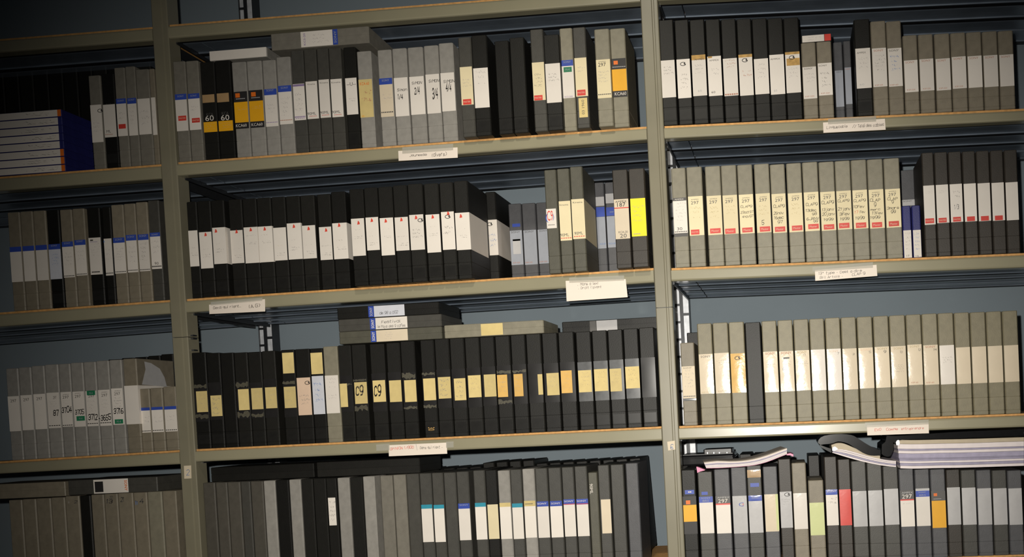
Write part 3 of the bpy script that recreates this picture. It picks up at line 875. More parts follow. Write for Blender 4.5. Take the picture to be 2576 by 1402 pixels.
# the loose paper showing on the side of the blank-labelled taupe case
W7 = [q for q in PLACED if q[0] == 'left' and q[1] == 3][-4]
def hit_x(px, py, X):
    d = AX_F * F + AX_R * (px - CX) - AX_U * (py - CY)
    t = (X - CAM.x) / d.x
    q = CAM + d * t
    return q.y, q.z
_X = W7[3] + .0009
_P = [hit_x(px, py, _X) for px, py in ((357, 968), (420, 974), (414, 950), (402, 928), (380, 914), (363, 910), (366, 930))]
_L = W7[7].location
link('paper_insert', mesh('insert', [(_X - _L.x, y - _L.y, z - _L.z) for y, z in _P], [(0, 1, 2, 3, 4, 5, 6)]), INK['G'], W7[7])
row('left', 3, (120, 820), Z35, '''
540 655 500 296 K | Z .20 | NP
660 770 500 284 K | Z .20 | NP
775 890 500 276 K | Z .20 | NP
895 1005 500 264 K | Z .20 | NP
1010 1120 500 250 K | Z .20 | NP
''', True)
# ---- third row, middle bay
row('middle', 3, (460, 780), Z35, '''
98 224 800 376 K | TR 655 700 | TR 908 968 | SL 662 985 | S y 118 218 718 902 | F 4 725 880 F
227 348 800 380 K | SL 640 970 | S y 245 350 755 938 | F 4 765 930 d
351 468 800 379 K
471 591 800 376 K | TR 632 690 | TR 890 960 | SL 630 960 | S y 487 588 700 884 | F 1 706 725 F
594 713 800 371 K | TR 900 955 | SL 640 955 | S y 603 710 690 877 | F 4 700 870 F
716 836 800 362 K | SL 610 950 | S y 726 831 683 868 | F 4 690 850 F
882 1003 760 352 K | TR 625 660 | SL 625 945 | S y 876 980 378 560 | S y 891 998 678 865 | F 4 690 860 F | D with_two_stacked_yellow_stickers
1007 1137 760 345 K | p 598 928 | O 1100 645 | F 3 740 840 d | D with_pinkish_ring-marked_label
1141 1254 760 340 K | S y 1125 1236 378 566 | z 583 920 | F 4 630 820 l | D with_yellow_sticker_above_pale_label
1256 1384 760 322 B | w 578 912 | F 3 590 690 | F 2 740 790
''')
row('middle', 3, (820, 740), Z35, '''
124 240 880 452 K | TR 785 810 | SL 720 1040 | S y 118 186 790 996
243 370 880 446 K | TR 748 772 | TR 975 1035 | SL 745 990 | S y 250 365 778 968 | H C9 262 335 850 80 k | F 3 790 950 F | D with_bold_handwriting_on_yellow_sticker
404 536 880 440 K | SL 700 1035 | S y 412 522 762 952 | H C9 424 492 850 90 k | D with_bold_handwriting_on_yellow_sticker
550 673 880 430 K | SL 690 1030 | S y 557 668 762 952
676 804 880 416 K | TR 690 755 | TR 985 1025 | SL 690 1020 | S y 690 800 760 952
850 974 860 406 K | TR 688 725 | TR 972 1010 | SL 690 1000 | S y 857 970 745 938 | V 30 930 1175 1205 60 n
977 1108 860 396 K | SL 665 1005 | S y 987 1100 733 922 | F 4 740 910 d
1111 1240 860 391 K | SL 660 1005 | S y 1128 1240 745 938 | F 4 755 925 d
1243 1375 850 384 K | SL 650 1000 | S y 1252 1366 718 912 | F 3 725 850 F
''')
row('middle', 3, (1140, 760), Z35, '''
252 383 730 308 K | SL 570 915 | S y 270 382 640 836 | F 4 650 800 F
386 520 730 300 K | TR 600 640 | TR 850 905 | SL 560 905 | S q 387 476 642 838 | F 4 650 800 F | D with_torn_amber_sticker
524 656 730 290 K | TR 595 630 | SL 550 900 | S q 533 612 635 832 | F 4 645 800 F | D with_narrow_amber_sticker
660 795 730 282 K | SL 545 890 | S y 745 790 640 820 | D with_torn_sliver_of_yellow_sticker
800 940 730 274 K | SL 540 885 | S y 822 935 628 823 | F 3 640 760 F
944 1085 720 264 K | SL 530 880 | S q 948 1045 605 803 | F 4 615 780 F | D with_amber_sticker
''')
row('middle', 3, (1400, 760), Z35, '''
186 322 690 262 K | SL 530 876 s | S y 190 305 603 796 | F 4 610 740 F | D with_yellow_sticker_under_silvery_sleeve
328 464 690 252 K | SL 520 868 s | S y 330 448 592 786 | F 3 600 720 F | D with_yellow_sticker_under_silvery_sleeve
468 602 690 244 K | SL 510 860 s | S y 468 570 588 788 | F 4 600 720 F | D with_yellow_sticker_under_silvery_sleeve
606 740 690 235 K | SL 500 850 s | S y 605 728 570 762 | F 3 580 700 F | D with_yellow_sticker_under_silvery_sleeve
745 882 690 225 K | SL 490 840
''')
# ---- third row, right bay
row('right', 3, (1680, 760), Z35, '''
122 248 700 360 T | i 568 850 | T SONY 582 12 d 135 210 | F 6 590 760 | T ------- 832 8 d | SL 850 872 s | D much_shorter_than_its_neighbours
275 408 640 190 E | i 460 810 | T SONY 482 18 d 290 375 | F 1 600 635 F | T KSP-60 795 10 F 300 360 | BU .0022
412 551 640 183 E | i 450 805 | F 3 510 560 d | T KSP-60 785 10 F 445 520 | BU .0022
554 692 640 177 E | q 454 800 | O 615 495 | T 196 540 14 d 628 655 | BU .0022 | D with_amber_ring-marked_label
696 838 640 180 K | NP
843 978 620 168 E | i 438 795 | T SONY 455 20 x 860 945 | F 3 525 580 d | BU .0022
984 1119 620 161 E | i 434 788 | T SONY 450 20 x 995 1090 | H 633 1010 1060 590 26 d | F 3 520 560 d | S d 1018 1072 488 502 | BU .0022
1124 1260 620 154 E | i 427 780 | T SONY 444 20 F 1140 1225 | F 3 515 570 d | H 17 1192 1215 470 18 d | BU .0020
1264 1398 620 148 E | w 420 780 | BU .0022
''')
row('right', 3, (2040, 740), Z35, '''
140 275 650 210 E | w 484 846 | T SONY 505 18 p 160 240 | H 7 230 250 525 16 d | BU .0024
279 415 650 205 E | i 481 842 | H 3 365 385 532 16 d | BU .0020
420 558 650 200 E | i 474 832 | T SONY 492 18 p 435 530 | H 5 510 532 512 18 d | BU .0022
563 701 640 194 E | i 465 826 | T SONY 482 18 F 585 675 | H 9 640 665 510 20 k | BU .0022
705 848 640 188 E | i 460 820 | T SONY 480 18 F 728 815 | F 5 620 690 d | H 10 785 808 512 18 d | BU .0022
852 989 640 181 E | i 446 802 | T SONY 462 18 F 870 955 | H 12 945 968 492 18 k | T KSP-60 780 12 x 885 945 | BU .0022
992 1131 640 174 E | i 450 800 | T SONY 466 18 x 1008 1095 | H 14 1080 1108 492 18 k | T KSP-60 780 12 x 1018 1085 | BU .0022
1134 1274 640 168 E | w 452 796 | F 3 550 610 d | BU .0020
1278 1414 640 164 E | i 470 792 | BU .0022
1418 1556 640 160 E | i 464 786 | BU .0022
1560 1698 640 154 E | i 458 780 | BU .0022
1702 1840 640 148 E | i 452 774 | BU .0022
''')
row('right', 3, (1680, 760), Z35, '''
166 270 310 270 K | Z .17 | NP
''', True)
# ---- bottom row, left bay
row('left', 4, (120, 1080), Z64, '''
-640 -420 1180 1150 T
-415 -195 1180 1135 T
-190 46 1180 1122 T
50 276 1180 1108 T
281 510 1180 1085 T | H 1 340 352 1180 40 f | H 2 430 490 1185 40 d
514 694 1180 1078 K
699 910 1180 1062 T
915 1134 1180 1048 T | H 13 950 1060 1170 60 d | H 22 1000 1060 1110 40 d
1138 1383 1180 1035 T | H 21 1180 1240 1140 70 d
1388 1610 1180 1026 T | H 11 1420 1460 1190 60 l | H 4 1490 1560 1170 70 d
1616 1852 1180 1014 B
1858 2086 1180 1002 T
''')
# ---- bottom row, middle bay
row('middle', 4, (460, 1080), Z64, '''
330 528 1100 870 H
536 724 1100 866 H
727 936 1100 860 H
942 1098 1100 850 D
1103 1308 1100 846 H
1312 1503 1100 838 L
1507 1722 1100 826 K | NP
1727 1918 1100 818 L
1922 2116 1100 808 K | NP
2120 2326 1100 802 K | NP
2330 2500 1150 796 K | S w 2352 2470 1112 1560 | F 5 1150 1500 k | NP | D with_small_white_label_low_down
''')
row('middle', 4, (820, 1080), Z64, '''
186 384 1000 790 L
390 594 1000 778 K | NP
600 796 1000 768 L
880 1086 1000 755 G
1092 1300 1000 742 G
1306 1514 1000 726 D
1519 1716 1000 718 M | m 1225 1290 | w 1290 1830
1720 1908 1000 710 D | m 1228 1290 | w 1290 1830
1912 2114 1000 705 M
''')
row('middle', 4, (1140, 1080), Z64, '''
58 264 1000 690 M | b 1205 1290 | T SONY 1230 26 S 105 245 | w 1290 1800
330 526 1000 670 M | m 1195 1260 | w 1260 1790
530 722 1000 664 K | c 1222 1780 | NP
728 928 1000 672 L | y 1195 1260 | w 1260 1780 | D with_yellow-topped_white_label
932 1122 1000 655 M | m 1205 1270 | w 1270 1780
1128 1330 1000 645 L | y 1162 1250 | w 1250 1760 | T ------- 1212 12 d 1165 1290 | D with_yellow-topped_white_label
1336 1542 1000 634 M | b 1172 1255 | T SONY 1208 30 w 1365 1515 | w 1255 1760
1547 1762 1000 627 M | b 1165 1250 | T SONY 1204 30 w 1588 1735 | w 1250 1755
1767 1970 1000 618 M | b 1138 1225 | T SONY 1170 30 w 1800 1950 | r 1212 1222 | w 1225 1740 | D with_blue-topped_white_label_lined_red
1976 2186 1000 602 M | b 1132 1222 | T SONY 1165 30 w 2008 2155 | r 1207 1217 | w 1222 1735 | D with_blue-topped_white_label_lined_red
2192 2350 1000 703 O | V 90ML 2235 885 1050 52 w | D lower_than_neighbours,_white_figures_down_spine
2354 2546 1000 585 M | P .004 | S i 2392 2556 1140 1690 | D with_narrow_cream_label
''')
row('middle', 4, (1400, 1080), Z64, '''
886 1106 1000 575 M
1132 1340 1000 553 V | P .004
''')
# ---- bottom row, right bay
row('right', 4, (1680, 1080), Z64, '''
226 462 1000 662 K | S b 275 425 988 1055 | T -- 1020 20 w 330 380 | k 1090 1230 | S a 292 362 1155 1218 | o 1230 1500 | k 1500 1700 | D with_blue_sticker_above_dark_orange-marked_label
488 732 1000 690 M | S b 545 645 1015 1066 | b 1095 1192 | T SONY 1118 24 S 540 690 | T BRS 1162 32 S 565 665 | w 1192 1690 | D with_blue_sticker_above_blue-topped_label
756 1012 1000 650 V | d 1085 1205 | T AMPEX 1108 26 G 800 1000 | T 297 1165 62 w 815 970 | r 1205 1228 | w 1228 1690
1030 1282 1000 620 V | G 1083 1690 | T C 1222 64 b 1150 1230 | T ) 1222 44 r 1205 1230 | BU .001 | D with_pale_label_bearing_blue_and_red_logo
1288 1530 1000 590 M | t 660 785 | S b 1335 1476 874 936 | b 1075 1165 | T SONY 1110 26 S 1360 1470 | G 1165 1680 | BU .0015 | D with_tan_band_and_blue_sticker
1548 1786 1000 606 V | i 1056 1660 | S e 1740 1785 1056 1640 | BU .0015 | D with_folded_cream_label
1800 2012 1000 484 N | G 1014 1600 | O 1935 1060 | F 3 1120 1230 d | BU .0012 | D with_silvery_ring-marked_label
2018 2256 1000 548 T | w 1038 1620 | BU .002
2278 2532 1100 830 T | e 1192 1720 | BU .001
''')
row('right', 4, (2040, 1080), Z64, '''
222 435 900 447 N | b 980 1066 | T SONY 1005 30 w 255 420 | w 1066 1560 | F 2 1090 1220 d | BU .001
440 650 900 488 N | r 977 1560 | BU .0015 | D with_wholly_red_label
656 904 900 515 M | G 1005 1580 | BU .0025
910 1160 900 540 M | G 994 1570 | BU .0025
1166 1418 900 600 M | G 968 1550 | BU .001
1426 1670 900 645 V | d 993 1138 | T AMPEX 1030 30 G 1470 1650 | T 297 1092 66 w 1475 1635 | r 1138 1158 | w 1158 1580 | F 1 1190 1220 d
1680 1926 900 650 V | G 962 1000 | b 1000 1097 | T SONY 1024 22 S 1740 1860 | T BRS 1070 24 S 1755 1860 | w 1097 1570 | D with_grey-edged_blue-topped_label
1932 2180 900 650 V | d 1003 1160 | S a 1986 2042 1038 1084 | o 1160 1600 | T ------- 1130 8 G 1985 2110 | D with_dark_label_above_orange_panel
2188 2420 900 655 N | G 945 1550 | BU .002
2428 2672 900 660 M | G 950 1550 | BU .002
2680 2924 900 662 V | G 960 1550 | BU .002
2932 3176 900 664 M | G 960 1550 | BU .002
3184 3420 900 668 V | G 960 1550 | BU .002
''')
REARS = 1
# rear rows standing behind the bottom row
def rear_row(bay, lv, pts, z, tilt, label_n):
    """pts: list of (x_left_px, x_right_px, top_px)"""
    for a, b, t in pts:
        COUNT[0] += 1
        o = cassette(bay, lv, 0, 0, 1, '%f %f %f %f K | Z %f | NP' % (a, b, t + 60, t, z), COUNT[0], True)
        o.rotation_euler = (0, tilt, 0)
n_ = 17
rear_row('middle', 4, [(1060 + 33.5*i, 1060 + 33.5*i + 29.5, 1186 - 16 * i / 9 + (-9 if 4 < i < 9 else 0)) for i in range(n_)] , .225, math.radians(-2.5), 'x')
for p in PLACED[-n_:]:
    p[7].location.z += .0045
rear_row('right', 4, [(1862, 1893, 1143), (1896, 1927, 1144), (1930, 1961, 1146), (2034, 2064, 1146), (2067, 2097, 1145)], .20, 0, 'x')

rear_row('left', 1, [(-60 + 37*i, -60 + 37*i + 35, 196 - 2.9*i) for i in range(12)], .17, 0, 'x')
# ------------------------------------------------------------------ cassettes lying on top of the rows
def support(bay, lv, xa, xb, y0, y1):
    return max([p[6] for p in PLACED if p[0] == bay and p[1] == lv and p[3] > xa and p[2] < xb and p[5] > y0 and p[4] < y1] or [CAMZ - 2])
def lying(bay, lv, x1, x2, yt, yb, body, label, parts, y=.004, d=CASE_D, rest=None, name='cassette_case'):
    """a case lying flat: x1..x2, and top and bottom line at its middle, in pixels"""
    xm = (x1 + x2) / 2; ym = (yt + yb) / 2
    xa, xb = hit(x1, ym, y)[0], hit(x2, ym, y)[0]
    xc = (xa + xb) / 2
    z1, z0 = z_at(xc, yt, y), z_at(xc, yb, y)
    h = z1 - z0
    s = rest if rest is not None else support(bay, lv, xa, xb, y, y + d)
    z0 = s + .0003
    W = xb - xa; r = .002; b = .0012
    R = []
    for z, q in ((0, b), (b, 0), (h*.48, 0), (h*.485, .0006), (h*.515, .0006), (h*.52, 0), (h - b, 0), (h, b)):
        R.append(rrect(W, d, r, z, q))
    o = link(name, MB().rings(R).mesh('case'), BODY[body][1], None, (xc, y, z0))
    tag(o, label, 'cassette', None)
    first = None
    for p in parts:
        k = p[0]
        px0, px1 = hit(p[1], ym, y)[0] - xc, hit(p[2], ym, y)[0] - xc
        if k == 'H':
            me, asp = hand_mesh(p[3], .6)
            t = link('handwriting', me, INK[p[5]], first or o, ((px0+px1)/2, -.0011, h * p[4]))
            t.scale = ((px1-px0)/asp, 1, .0062)
        elif k == 'F':
            t = link('faint_writing', scribble_mesh(p[3], p[4]), INK['f'], first or o, ((px0+px1)/2, -.0010, h/2)); t.scale = (px1-px0, 1, h*.6)
        elif k == 'V':
            me, asp = text_mesh(p[3], .015)
            t = link('lettering', me, INK[p[4]], first or o, ((px0+px1)/2, -.0011, h/2))
            t.rotation_euler = (0, -PI/2 if len(p) < 6 else PI/2, 0); t.scale = (h*.72/asp, 1, abs(px1-px0))
        else:
            f0, f1 = (p[3], p[4]) if len(p) > 4 else (.04, .96)
            s_ = link('spine_label' if first is None else 'label_band', strip(px0, px1, h*f0, h*f1, -.0005 if first is None else -.0008), INK[k], o)
            if first is None: first = s_
    PLACED.append((bay, lv, xa, xb, y, y + d, z0 + h, o))
    return o
lying('middle', 1, 526, 672, 124, 149, 'L', 'small white-fronted cassette lying across the top row near the left upright', [('w', 527.5, 670.5, .03, .97)])
lying('middle', 1, 681, 928.5, 78, 120, 'G', 'grey cassette with white and blue label lying across the top row', [('w', 757, 837), ('b', 838, 850), ('V', 764, 769, 'KCS-20', 'v'), ('V', 841, 847, 'SONY', 'S'), ('F', 780, 830, 3, 2)], y=-.004)
lying('right', 1, 2016, 2091, 86, 104, 'D', 'slim cassette with white and red label lying on two taupe cases', [('w', 2018, 2073), ('r', 2074, 2090), ('F', 2022, 2070, 2, 1)], d=.10)
s3 = [('O', 853, 1112, 831, 862, 'lowest of three stacked cassettes, olive grey with white blue-ended label', [('i', 947, 1026), ('b', 933.5, 946.5), ('V', 936.5, 943.5, 'SONY', 'w'), ('F', 965, 990, 4, 1)]),
      ('D', 851, 1111, 800, 831, 'middle of three stacked cassettes, dark grey with handwritten white label', [('w', 945, 1025), ('b', 931, 944.5), ('V', 934.5, 941.5, 'SONY', 'w'), ('H', 960, 1008, 'Festival', .62, 'd'), ('H', 950, 1020, 'le Pays des 9 cafes', .25, 'd')]),
      ('K', 848, 1105, 771, 801, 'topmost of three stacked cassettes, black with pale handwritten label', [('z', 941, 1018), ('b', 927, 940.5), ('V', 930.5, 937.5, 'SONY', 'G'), ('H', 955, 1002, 'de 98 a 002', .35, 'd')])]
rest = None
for b_, x1, x2, yt, yb, lab, pp in s3:
    o = lying('middle', 3, x1, x2, yt, yb, b_, lab, pp, y=.003, rest=rest, d=.15)
    rest = PLACED[-1][6]
lying('middle', 3, 1117, 1368, 812, 845, 'B', 'beige cassette with yellow label lying across the black cassettes', [('s', 1180, 1300) if False else ('y', 1210, 1265, .06, .94)], y=.003, d=.15)
lying('middle', 3, 1414, 1662, 808, 838, 'K', 'black cassette with grey label lying behind, on the third row', [('G', 1501, 1553, .05, .95), ('d', 1484, 1500, .05, .95)], y=.060, d=.15)
lying('left', 4, -60, 164, 1214, 1251, 'T', 'taupe cassette lying at the left edge above the bottom row', [])
lying('left', 4, 171, 396, 1207, 1244, 'D', 'dark grey cassette with picture label lying above the bottom row', [('w', 236, 323, .03, .97), ('k', 239, 260, .12, .84), ('V', 314, 321, 'SONY', 'a', 1)], y=.002)
lying('middle', 4, 530, 790, 1172, 1208, 'K', 'black cassette lying at left behind the bottom row', [], y=.03)
lying('middle', 4, 796, 1056, 1157, 1195, 'K', 'black cassette lying nearer the middle, behind the bottom row', [], y=.03)

# the pile of slim blue boxes at the far left of the top row
base = max(LINES[('left', 1)](hit(140, 430)[0]), LINES[('left', 1)](hit(-40, 430)[0])) + .0004
edges = [1322, 1258, 1188, 1118, 1048, 980, 910, 838, 770]
for k in range(8):
    xr = 120 + (160 - 42 * (k + .5) / 8) / Z35
    zt = z_at(hit(150, 400)[0], 60 + edges[k+1] / Z35, .004); zb = z_at(hit(150, 400)[0], 60 + edges[k] / Z35, .004)
    X1 = hit(xr, 60 + (edges[k] + edges[k+1]) / 2 / Z35, .004)[0]; X0 = X1 - .19
    h = zt - zb - .0003
    z0 = base if k == 0 else PLACED[-1][6] + .0003
    o = link('video_box', MB().rings([rrect(.19, .105, .0015, z, q) for z, q in ((0, .001), (.001, 0), (h - .001, 0), (h, .001))]).mesh('box'), BODY['U'][1], None, ((X0 + X1) / 2, .004, z0))
    hot = k in (0, 1, 2, 7)
    pos = ['lowest', 'second from bottom', 'third from bottom', 'fourth from bottom', 'fourth from top', 'third from top', 'second from top', 'topmost'][k]
    tag(o, 'slim blue box with %s spine, %s of pile at top left' % ('white and orange' if hot else 'white', pos), 'video box')
    lb = link('spine_label', strip(-.09, .095 - .010, .0012, h - .0012, -.0005), INK['w'], o)
    if hot: link('label_band', strip(.095 - .0098, .0940, .0012, h - .0012, -.0005), INK['a'], o)
    t = link('faint_writing', scribble_mesh(2, k % 4), INK['d'], lb, (.03, -.0009, h / 2)); t.scale = (.10, 1, h * .5)
    PLACED.append(('left', 1, X0, X1, .004, .109, z0 + h, o))

# ------------------------------------------------------------------ paper cards taped to the rails
def card(pts, label, lines, tapeq):
    P = [hit(px, py, -.002) for px, py in pts]       # tl tr br bl
    cx = sum(p[0] for p in P) / 4; cz = sum(p[1] for p in P) / 4
    o_ = [(x - cx, z - cz) for x, z in P]
    q = [o_[3], o_[2], o_[1], o_[0]]
    vs = [(x, -.0003, z) for x, z in q] + [(x, .0006, z) for x, z in q]
    o = link('shelf_card', mesh('card', vs, [(0, 1, 2, 3), (7, 6, 5, 4), (1, 0, 4, 5), (2, 1, 5, 6), (3, 2, 6, 7), (0, 3, 7, 4)]), M_CARD, None, (cx, -.002, cz))
    tag(o, label, 'card')
    ang = math.atan2(o_[1][1] - o_[0][1], o_[1][0] - o_[0][0])
    for s, xa, ya, xb, yb, hpx, ink in lines:
        a, b = hit(xa, ya, -.0025), hit(xb, yb, -.0025)
        me, asp = hand_mesh(s, .62)
        L = math.hypot(b[0] - a[0], b[1] - a[1])
        t = link('handwriting', me, INK[ink], o, ((a[0] + b[0]) / 2 - cx, -.0007, (a[1] + b[1]) / 2 - cz))
        t.rotation_euler = (0, -math.atan2(b[1] - a[1], b[0] - a[0]), 0)
        t.scale = (L / asp, 1, hpx * .72 / 1087)
    for tq in tapeq:
        T = [hit(px, py, -.003) for px, py in tq]
        vs = [(x - cx, -.0009, z - cz) for x, z in (T[3], T[2], T[1], T[0])]
        link('adhesive_tape', mesh('tape', vs, [(0, 1, 2, 3)]), M_ADH, o)
    return o
card([(1002, 380), (1151, 371), (1151.5, 397), (1003, 405)], 'white card handwritten in one line under the top row, middle bay',
     [('Jeunesse', 1030, 391, 1074, 388.5, 8, 'k'), ('(divers)', 1086, 390, 1124, 387, 12, 'k')], [[(1012, 371), (1140, 362), (1140, 378), (1012, 387)]])
card([(2070.5, 308.5), (2226, 299), (2228, 326.5), (2071.5, 334.5)], 'long cream card taped under the top row, right bay',
     [('Linquecable', 2079, 321, 2132, 317, 9, 'k'), ('// Télé des cables'.replace('T', 'T'), 2144, 318, 2224, 313, 10, 'k')], [[(2083, 299), (2204, 292), (2204, 306), (2083, 313)]])
card([(526, 767), (666.5, 753), (667, 784), (527, 790.5)], 'white card at the left end of the second row rail',
     [('Gens qui rient..', 536, 775, 606, 770, 9, 'k'), ('(A.G)', 626, 772, 655, 768, 11, 'k')], [[(530, 760), (660, 749), (660, 757), (530, 769)]])
card([(1423, 707), (1574, 702.5), (1579, 748), (1425.5, 758.5)], 'largest white card, hanging below the second row rail',
     [('. Mons a lexi', 1453, 716, 1505, 712, 9, 'd'), ('. Droit l\'avant', 1455, 725, 1513, 721, 9, 'd')], [[(1432, 699), (1570, 693), (1570, 706), (1432, 712)]])
card([(2050, 680), (2205, 666.5), (2207, 694.5), (2051, 707)], 'cream card with two handwritten lines under the dated cassettes',
     [('13° type - Cest a dire', 2059, 688.5, 2168, 680.5, 8.5, 'k'), ('Bi// Artois -'.replace('//', 'll'), 2062, 699, 2120, 694.5, 7.5, 'k'), ('CLAP 9', 2143, 691, 2177, 688, 8.5, 'k')], [[(2044, 672), (2196, 660), (2196, 674), (2044, 684)]])
card([(977.5, 1120.5), (1123.6, 1114), (1125, 1142), (978.5, 1148.5)], 'white card lettered in red and black under the third row',
     [('OPINION 1/800', 981, 1130, 1041, 1125, 9, 'R'), ('|', 1046, 1124, 1049, 1123, 16, 'f'), ('Gens qui rient -', 1056, 1127, 1113, 1124.5, 9, 'd')], [[(946, 1119), (980, 1117), (980, 1133), (947, 1135)], [(1122, 1112), (1141, 1111), (1141, 1126), (1122, 1127)]])
card([(2180.5, 1071), (2336, 1063.5), (2336.8, 1090.5), (2182, 1096)], 'cream card lettered only in red under the third row, right bay',
     [('EVO', 2200, 1082, 2217, 1080.5, 8, 'R'), ('Comme', 2229, 1081, 2259, 1079, 8, 'R'), ('entreprendre', 2267, 1079.5, 2324, 1076.5, 8, 'R')], [[(2176, 1064), (2336, 1056), (2336, 1068), (2176, 1076)]])

# ------------------------------------------------------------------ papers and folders lying on the bottom row, right bay
Q = lambda ox: (lambda p: (ox + p[0] / Z64, 1080 + p[1] / Z64))
def slab(name, m, top, bot, y0, depth, parent, skew=0.0, base=(0, 0, 0), smooth=True):
    """a sheet block whose front profile is given by two pixel lines; runs back by depth"""
    n = len(top); bx, by, bz = base
    T = [hit(px, py, y0) for px, py in top]; B = [hit(px, py, y0) for px, py in bot]
    R = []
    for k in range(n):
        (xt, zt), (xb, zb) = T[k], B[k]
        R.append([(xb - bx, y0 - by, zb - bz), (xb - bx + skew, y0 + depth - by, zb - bz), (xt - bx + skew, y0 + depth - by, zt - bz), (xt - bx, y0 - by, zt - bz)])
    o = link(name, MB().rings(R).mesh(name), m, parent)
    return o
def lerp_line(a, b, t): return [(p[0] + (q[0] - p[0]) * t, p[1] + (q[1] - p[1]) * t) for p, q in zip(a, b)]
def smooth_line(P, n=14):
    out = []
    for k in range(n + 1):
        t = k / n * (len(P) - 1); i = min(int(t), len(P) - 2); u = t - i
        p0, p1, p2, p3 = P[max(i-1, 0)], P[i], P[i+1], P[min(i+2, len(P)-1)]
        out.append(tuple(.5 * (2*p1[c] + (p2[c]-p0[c])*u + (2*p0[c]-5*p1[c]+4*p2[c]-p3[c])*u*u + (3*p1[c]-p0[c]-3*p2[c]+p3[c])*u**3) for c in (0, 1)))
    return out
q6, q7 = Q(1680), Q(2040)
# curled booklet in a pink cover
bx, bz = hit(1870, 1165, -.004)
bk = tag(empty('paper_booklet', (bx, -.004, bz)), 'curled bundle of white pages in a pink cover on the bottom row', 'booklet')
BASE = (bx, -.004, bz)
bt = smooth_line([q6(p) for p in ((585, 545), (800, 520), (1000, 526), (1200, 518), (1400, 487), (1600, 430), (1800, 358), (1930, 312))])
bb = smooth_line([q6(p) for p in ((622, 632), (800, 628), (1000, 618), (1200, 603), (1400, 582), (1600, 532), (1800, 455), (1930, 405))])
n6 = 6
for k in range(n6):
    a, b = lerp_line(bt, bb, k / n6), lerp_line(bt, bb, (k + .86) / n6)
    slab('page_block', M_CARD if k == 0 else M_PAGE if k != 2 else M_PAGE2, a, b, -.004, .14, bk, -.016, BASE)
slab('pink_cover', M_PINK, lerp_line(bt, bb, 1.0), lerp_line(bt, bb, 1.05), -.0035, .14, bk, -.016, BASE)
slab('cover_flap', M_PINK, [q6(p) for p in ((462, 610), (520, 630), (600, 662))], [q6(p) for p in ((478, 712), (520, 690), (600, 668))], .004, .02, bk, 0, BASE)
slab('cover_flap', M_PINK, [q6(p) for p in ((1925, 404), (1985, 392), (2032, 410))], [q6(p) for p in ((1925, 425), (1985, 425), (2034, 448))], .004, .06, bk, 0, BASE)
# black folder with pages, and the thick paper pile beside it
fx, fz = hit(2160, 1150, -.006)
fd = tag(empty('black_folder', (fx, -.006, fz)), 'black glossy folder with sloping white pages on the bottom row', 'folder')
FB = (fx, -.006, fz)
ft = smooth_line([q7(p) for p in ((372, 335), (520, 330), (700, 372), (900, 432), (1100, 480), (1250, 505), (1378, 518))])
fb = smooth_line([q7(p) for p in ((345, 385), (520, 442), (700, 495), (900, 545), (1100, 585), (1250, 606), (1378, 619))])
for k in range(4):
    slab('page_block', M_PAGE if k != 2 else M_PAGE2, lerp_line(ft, fb, k / 4), lerp_line(ft, fb, (k + .85) / 4), -.006, .15, fd, 0, FB)
slab('title_page', M_TAN, smooth_line([q7(p) for p in ((330, 258), (420, 228), (520, 232), (640, 278), (800, 350), (900, 405), (1120, 432))]), smooth_line([q7(p) for p in ((345, 330), (430, 330), (520, 328), (660, 358), (830, 408), (930, 438), (1120, 490))]), -.004, .14, fd, 0, FB)
slab('cover', M_GLOSSBLACK, smooth_line([q7(p) for p in ((325, 320), (120, 235), (185, 120), (430, 82), (650, 96), (760, 150), (900, 240), (1040, 315), (1128, 340))], 22),
     smooth_line([q7(p) for p in ((330, 385), (135, 268), (330, 235), (450, 200), (600, 235), (720, 310), (860, 395), (980, 430), (1128, 428))], 22), -.008, .15, fd, 0, FB)
slab('metal_clip', M_BRIGHT, smooth_line([q7(p) for p in ((350, 300), (390, 285), (435, 320))], 6), smooth_line([q7(p) for p in ((345, 350), (385, 350), (430, 330))], 6), -.010, .004, fd, 0, FB)
px_, pz_ = hit(2420, 1145, -.008)
pp = tag(empty('paper_pile', (px_, -.008, pz_)), 'thick pile of layered papers under a black cover at lower right', 'paper pile')
PB = (px_, -.008, pz_)
LAY = [(175, 238, M_TAN, 155), (242, 318, M_PAGE, 245), (322, 346, M_PAGE2, 330), (350, 392, M_PAGE, 362), (396, 468, M_PAGE2, 400), (472, 486, M_PAGE2, 474), (490, 516, M_PAGE2, 495),
       (519, 548, M_PAGE, 540), (552, 590, M_PAGE2, 570), (594, 636, M_PAGE, 600)]
for k, (a, b, m_, c) in enumerate(LAY):
    xl = 1400 + 50 * k / 9
    def ln(v, e): return smooth_line([q7((xl, v)), q7((1700, v + (e - v) * .3 + 8)), q7((2100, v + (e - v) * .8 + 4)), q7((2500, e)), q7((3450, e - 30))], 10)
    slab('paper_layer', m_, ln(a, a - 12), ln(b, b - 12), -.008, .16, pp, -.008, PB)
slab('black_cover', M_GLOSSBLACK, smooth_line([q7(p) for p in ((1215, 105), (1320, 112), (1500, 105), (2000, 70), (2500, 40), (3450, 0))]), smooth_line([q7(p) for p in ((1390, 262), (1402, 240), (1480, 172), (2000, 160), (2500, 145), (3450, 110))]), -.010, .17, pp, 0, PB)
slab('cover_flap', M_GLOSSBLACK, smooth_line([q7(p) for p in ((1150, 250), (1210, 200), (1230, 120), (1330, 200))], 8), smooth_line([q7(p) for p in ((1145, 400), (1200, 440), (1280, 440), (1340, 330))], 8), -.004, .12, pp, 0, PB)
slab('metal_clip', M_BRIGHT, smooth_line([q7(p) for p in ((1375, 215), (1400, 180), (1430, 180))], 4), smooth_line([q7(p) for p in ((1385, 262), (1420, 262), (1440, 235))], 4), -.0115, .003, pp, 0, PB)
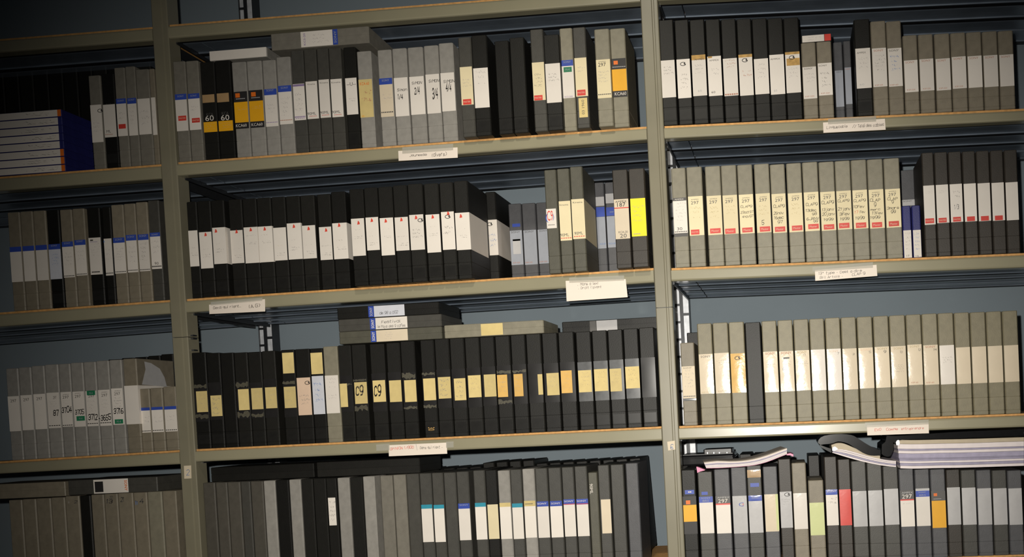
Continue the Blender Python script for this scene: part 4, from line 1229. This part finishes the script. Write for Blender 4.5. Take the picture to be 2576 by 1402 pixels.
# the dark flat case behind the booklet with a smaller case on it
yc = .165
xa, zt = hit(1713, 1147, yc); xb, zb = hit(1852, 1182, yc)
rest = support('right', 4, xa, xb, yc - .13, yc + .14)
c1 = link('flat_case', MB().rings([rrect(xb - xa, .13, .006, z, q) for z, q in ((0, .003), (.004, 0), (.017, 0), (.018, .001), (.020, .001), (.021, 0), (zt - rest - .004, 0), (zt - rest, .003))]).mesh('case'), M_GLOSSBLACK, None, ((xa + xb) / 2, yc - .02, rest + .0004))
tag(c1, 'flat black plastic case lying behind the curled pink-covered pages', 'case')
link('lid', box_mesh('lid', -(xb - xa) / 2 + .006, (xb - xa) / 2 - .006, .006, .124, 0, .0015), M_PANEL, c1, (0, 0, zt - rest))
top2 = zt + .0024
xa, z2 = hit(1771, 1131, yc + .01); xb = hit(1843, 1131, yc + .01)[0]
c2 = link('small_case', MB().rings([rrect(xb - xa, .09, .003, z, q) for z, q in ((0, 0), (.010, 0), (z2 - top2 - .002, .0015), (z2 - top2, .004))]).mesh('case'), M_SLEEVE, None, ((xa + xb) / 2, yc - .01, top2))
tag(c2, 'small dark translucent case with pale glints, topmost at lower right', 'case')
for px in (1780, 1796, 1810, 1829):  # small bright blocks stand in for glints on the dark case
    x, z = hit(px, 1141, yc - .01)
    link('glint_bit', box_mesh('glint_bit', -.0012, .0012, -.0022, 0, -.003, .003), M_BRIGHT, c2, (x - (xa + xb) / 2, 0, z - top2))

# ------------------------------------------------------------------ labels: look first, then the place in the row
def crop(o):
    px = proj(o.location.x, o.location.y, o.location.z)[0]
    return px
RN = {'left': [], 'middle': [], 'right': []}
things = [p for p in PLACED if '_look' in p[7].keys()]
from collections import defaultdict
byrow = defaultdict(list)
for p in things: byrow[(p[0], p[1], p[7]['_rear'])].append(p)
half = -0.866
looks = defaultdict(int)
for p in things: looks[(p[7]['_look'], p[0], p[1])] += 1
for (bay, lv, rear), L in byrow.items():
    L.sort(key=lambda p: p[7]['_x'])
    n = len(L)
    for i, p in enumerate(L):
        o = p[7]
        if bay == 'left': k, side, post = n - i, 'left of', 'left'
        elif bay == 'right': k, side, post = i + 1, 'right of', 'right'
        elif i + 1 <= (n + 1) // 2: k, side, post = i + 1, 'right of', 'left'
        else: k, side, post = n - i, 'left of', 'right'
        look = o['_look']
        if rear: look = look.replace(' without a label', '')
        where = ('%s, rear, %s %s upright, %s' if rear else '%s%s %s upright, %s') % ((ORD[k], side, post, ROWW[lv]) if rear else (ORD[k], ' ' + side, post, ROWW[lv]))
        if rear and len((look + ' ' + where).split()) > 16: look = look.replace(' cassette case', ' cassette')
        lab = look + ', ' + where
        if len(lab.split()) > 16:
            lab = look + ', ' + (ROWW[lv] + ' ' + ('between uprights' if bay == 'middle' else side.split()[0] + ' bay') if looks[(o['_look'], bay, lv)] == 1 else where)
        o['label'] = lab
        o['group'] = {'left': 'left bay', 'middle': 'middle bay', 'right': 'right bay'}[bay] + ' ' + ROWW[lv] + (' rear rank' if rear else '') + ' cassettes'
        for kk in ('_look', '_row', '_rear', '_x'):
            if kk in o.keys(): del o[kk]
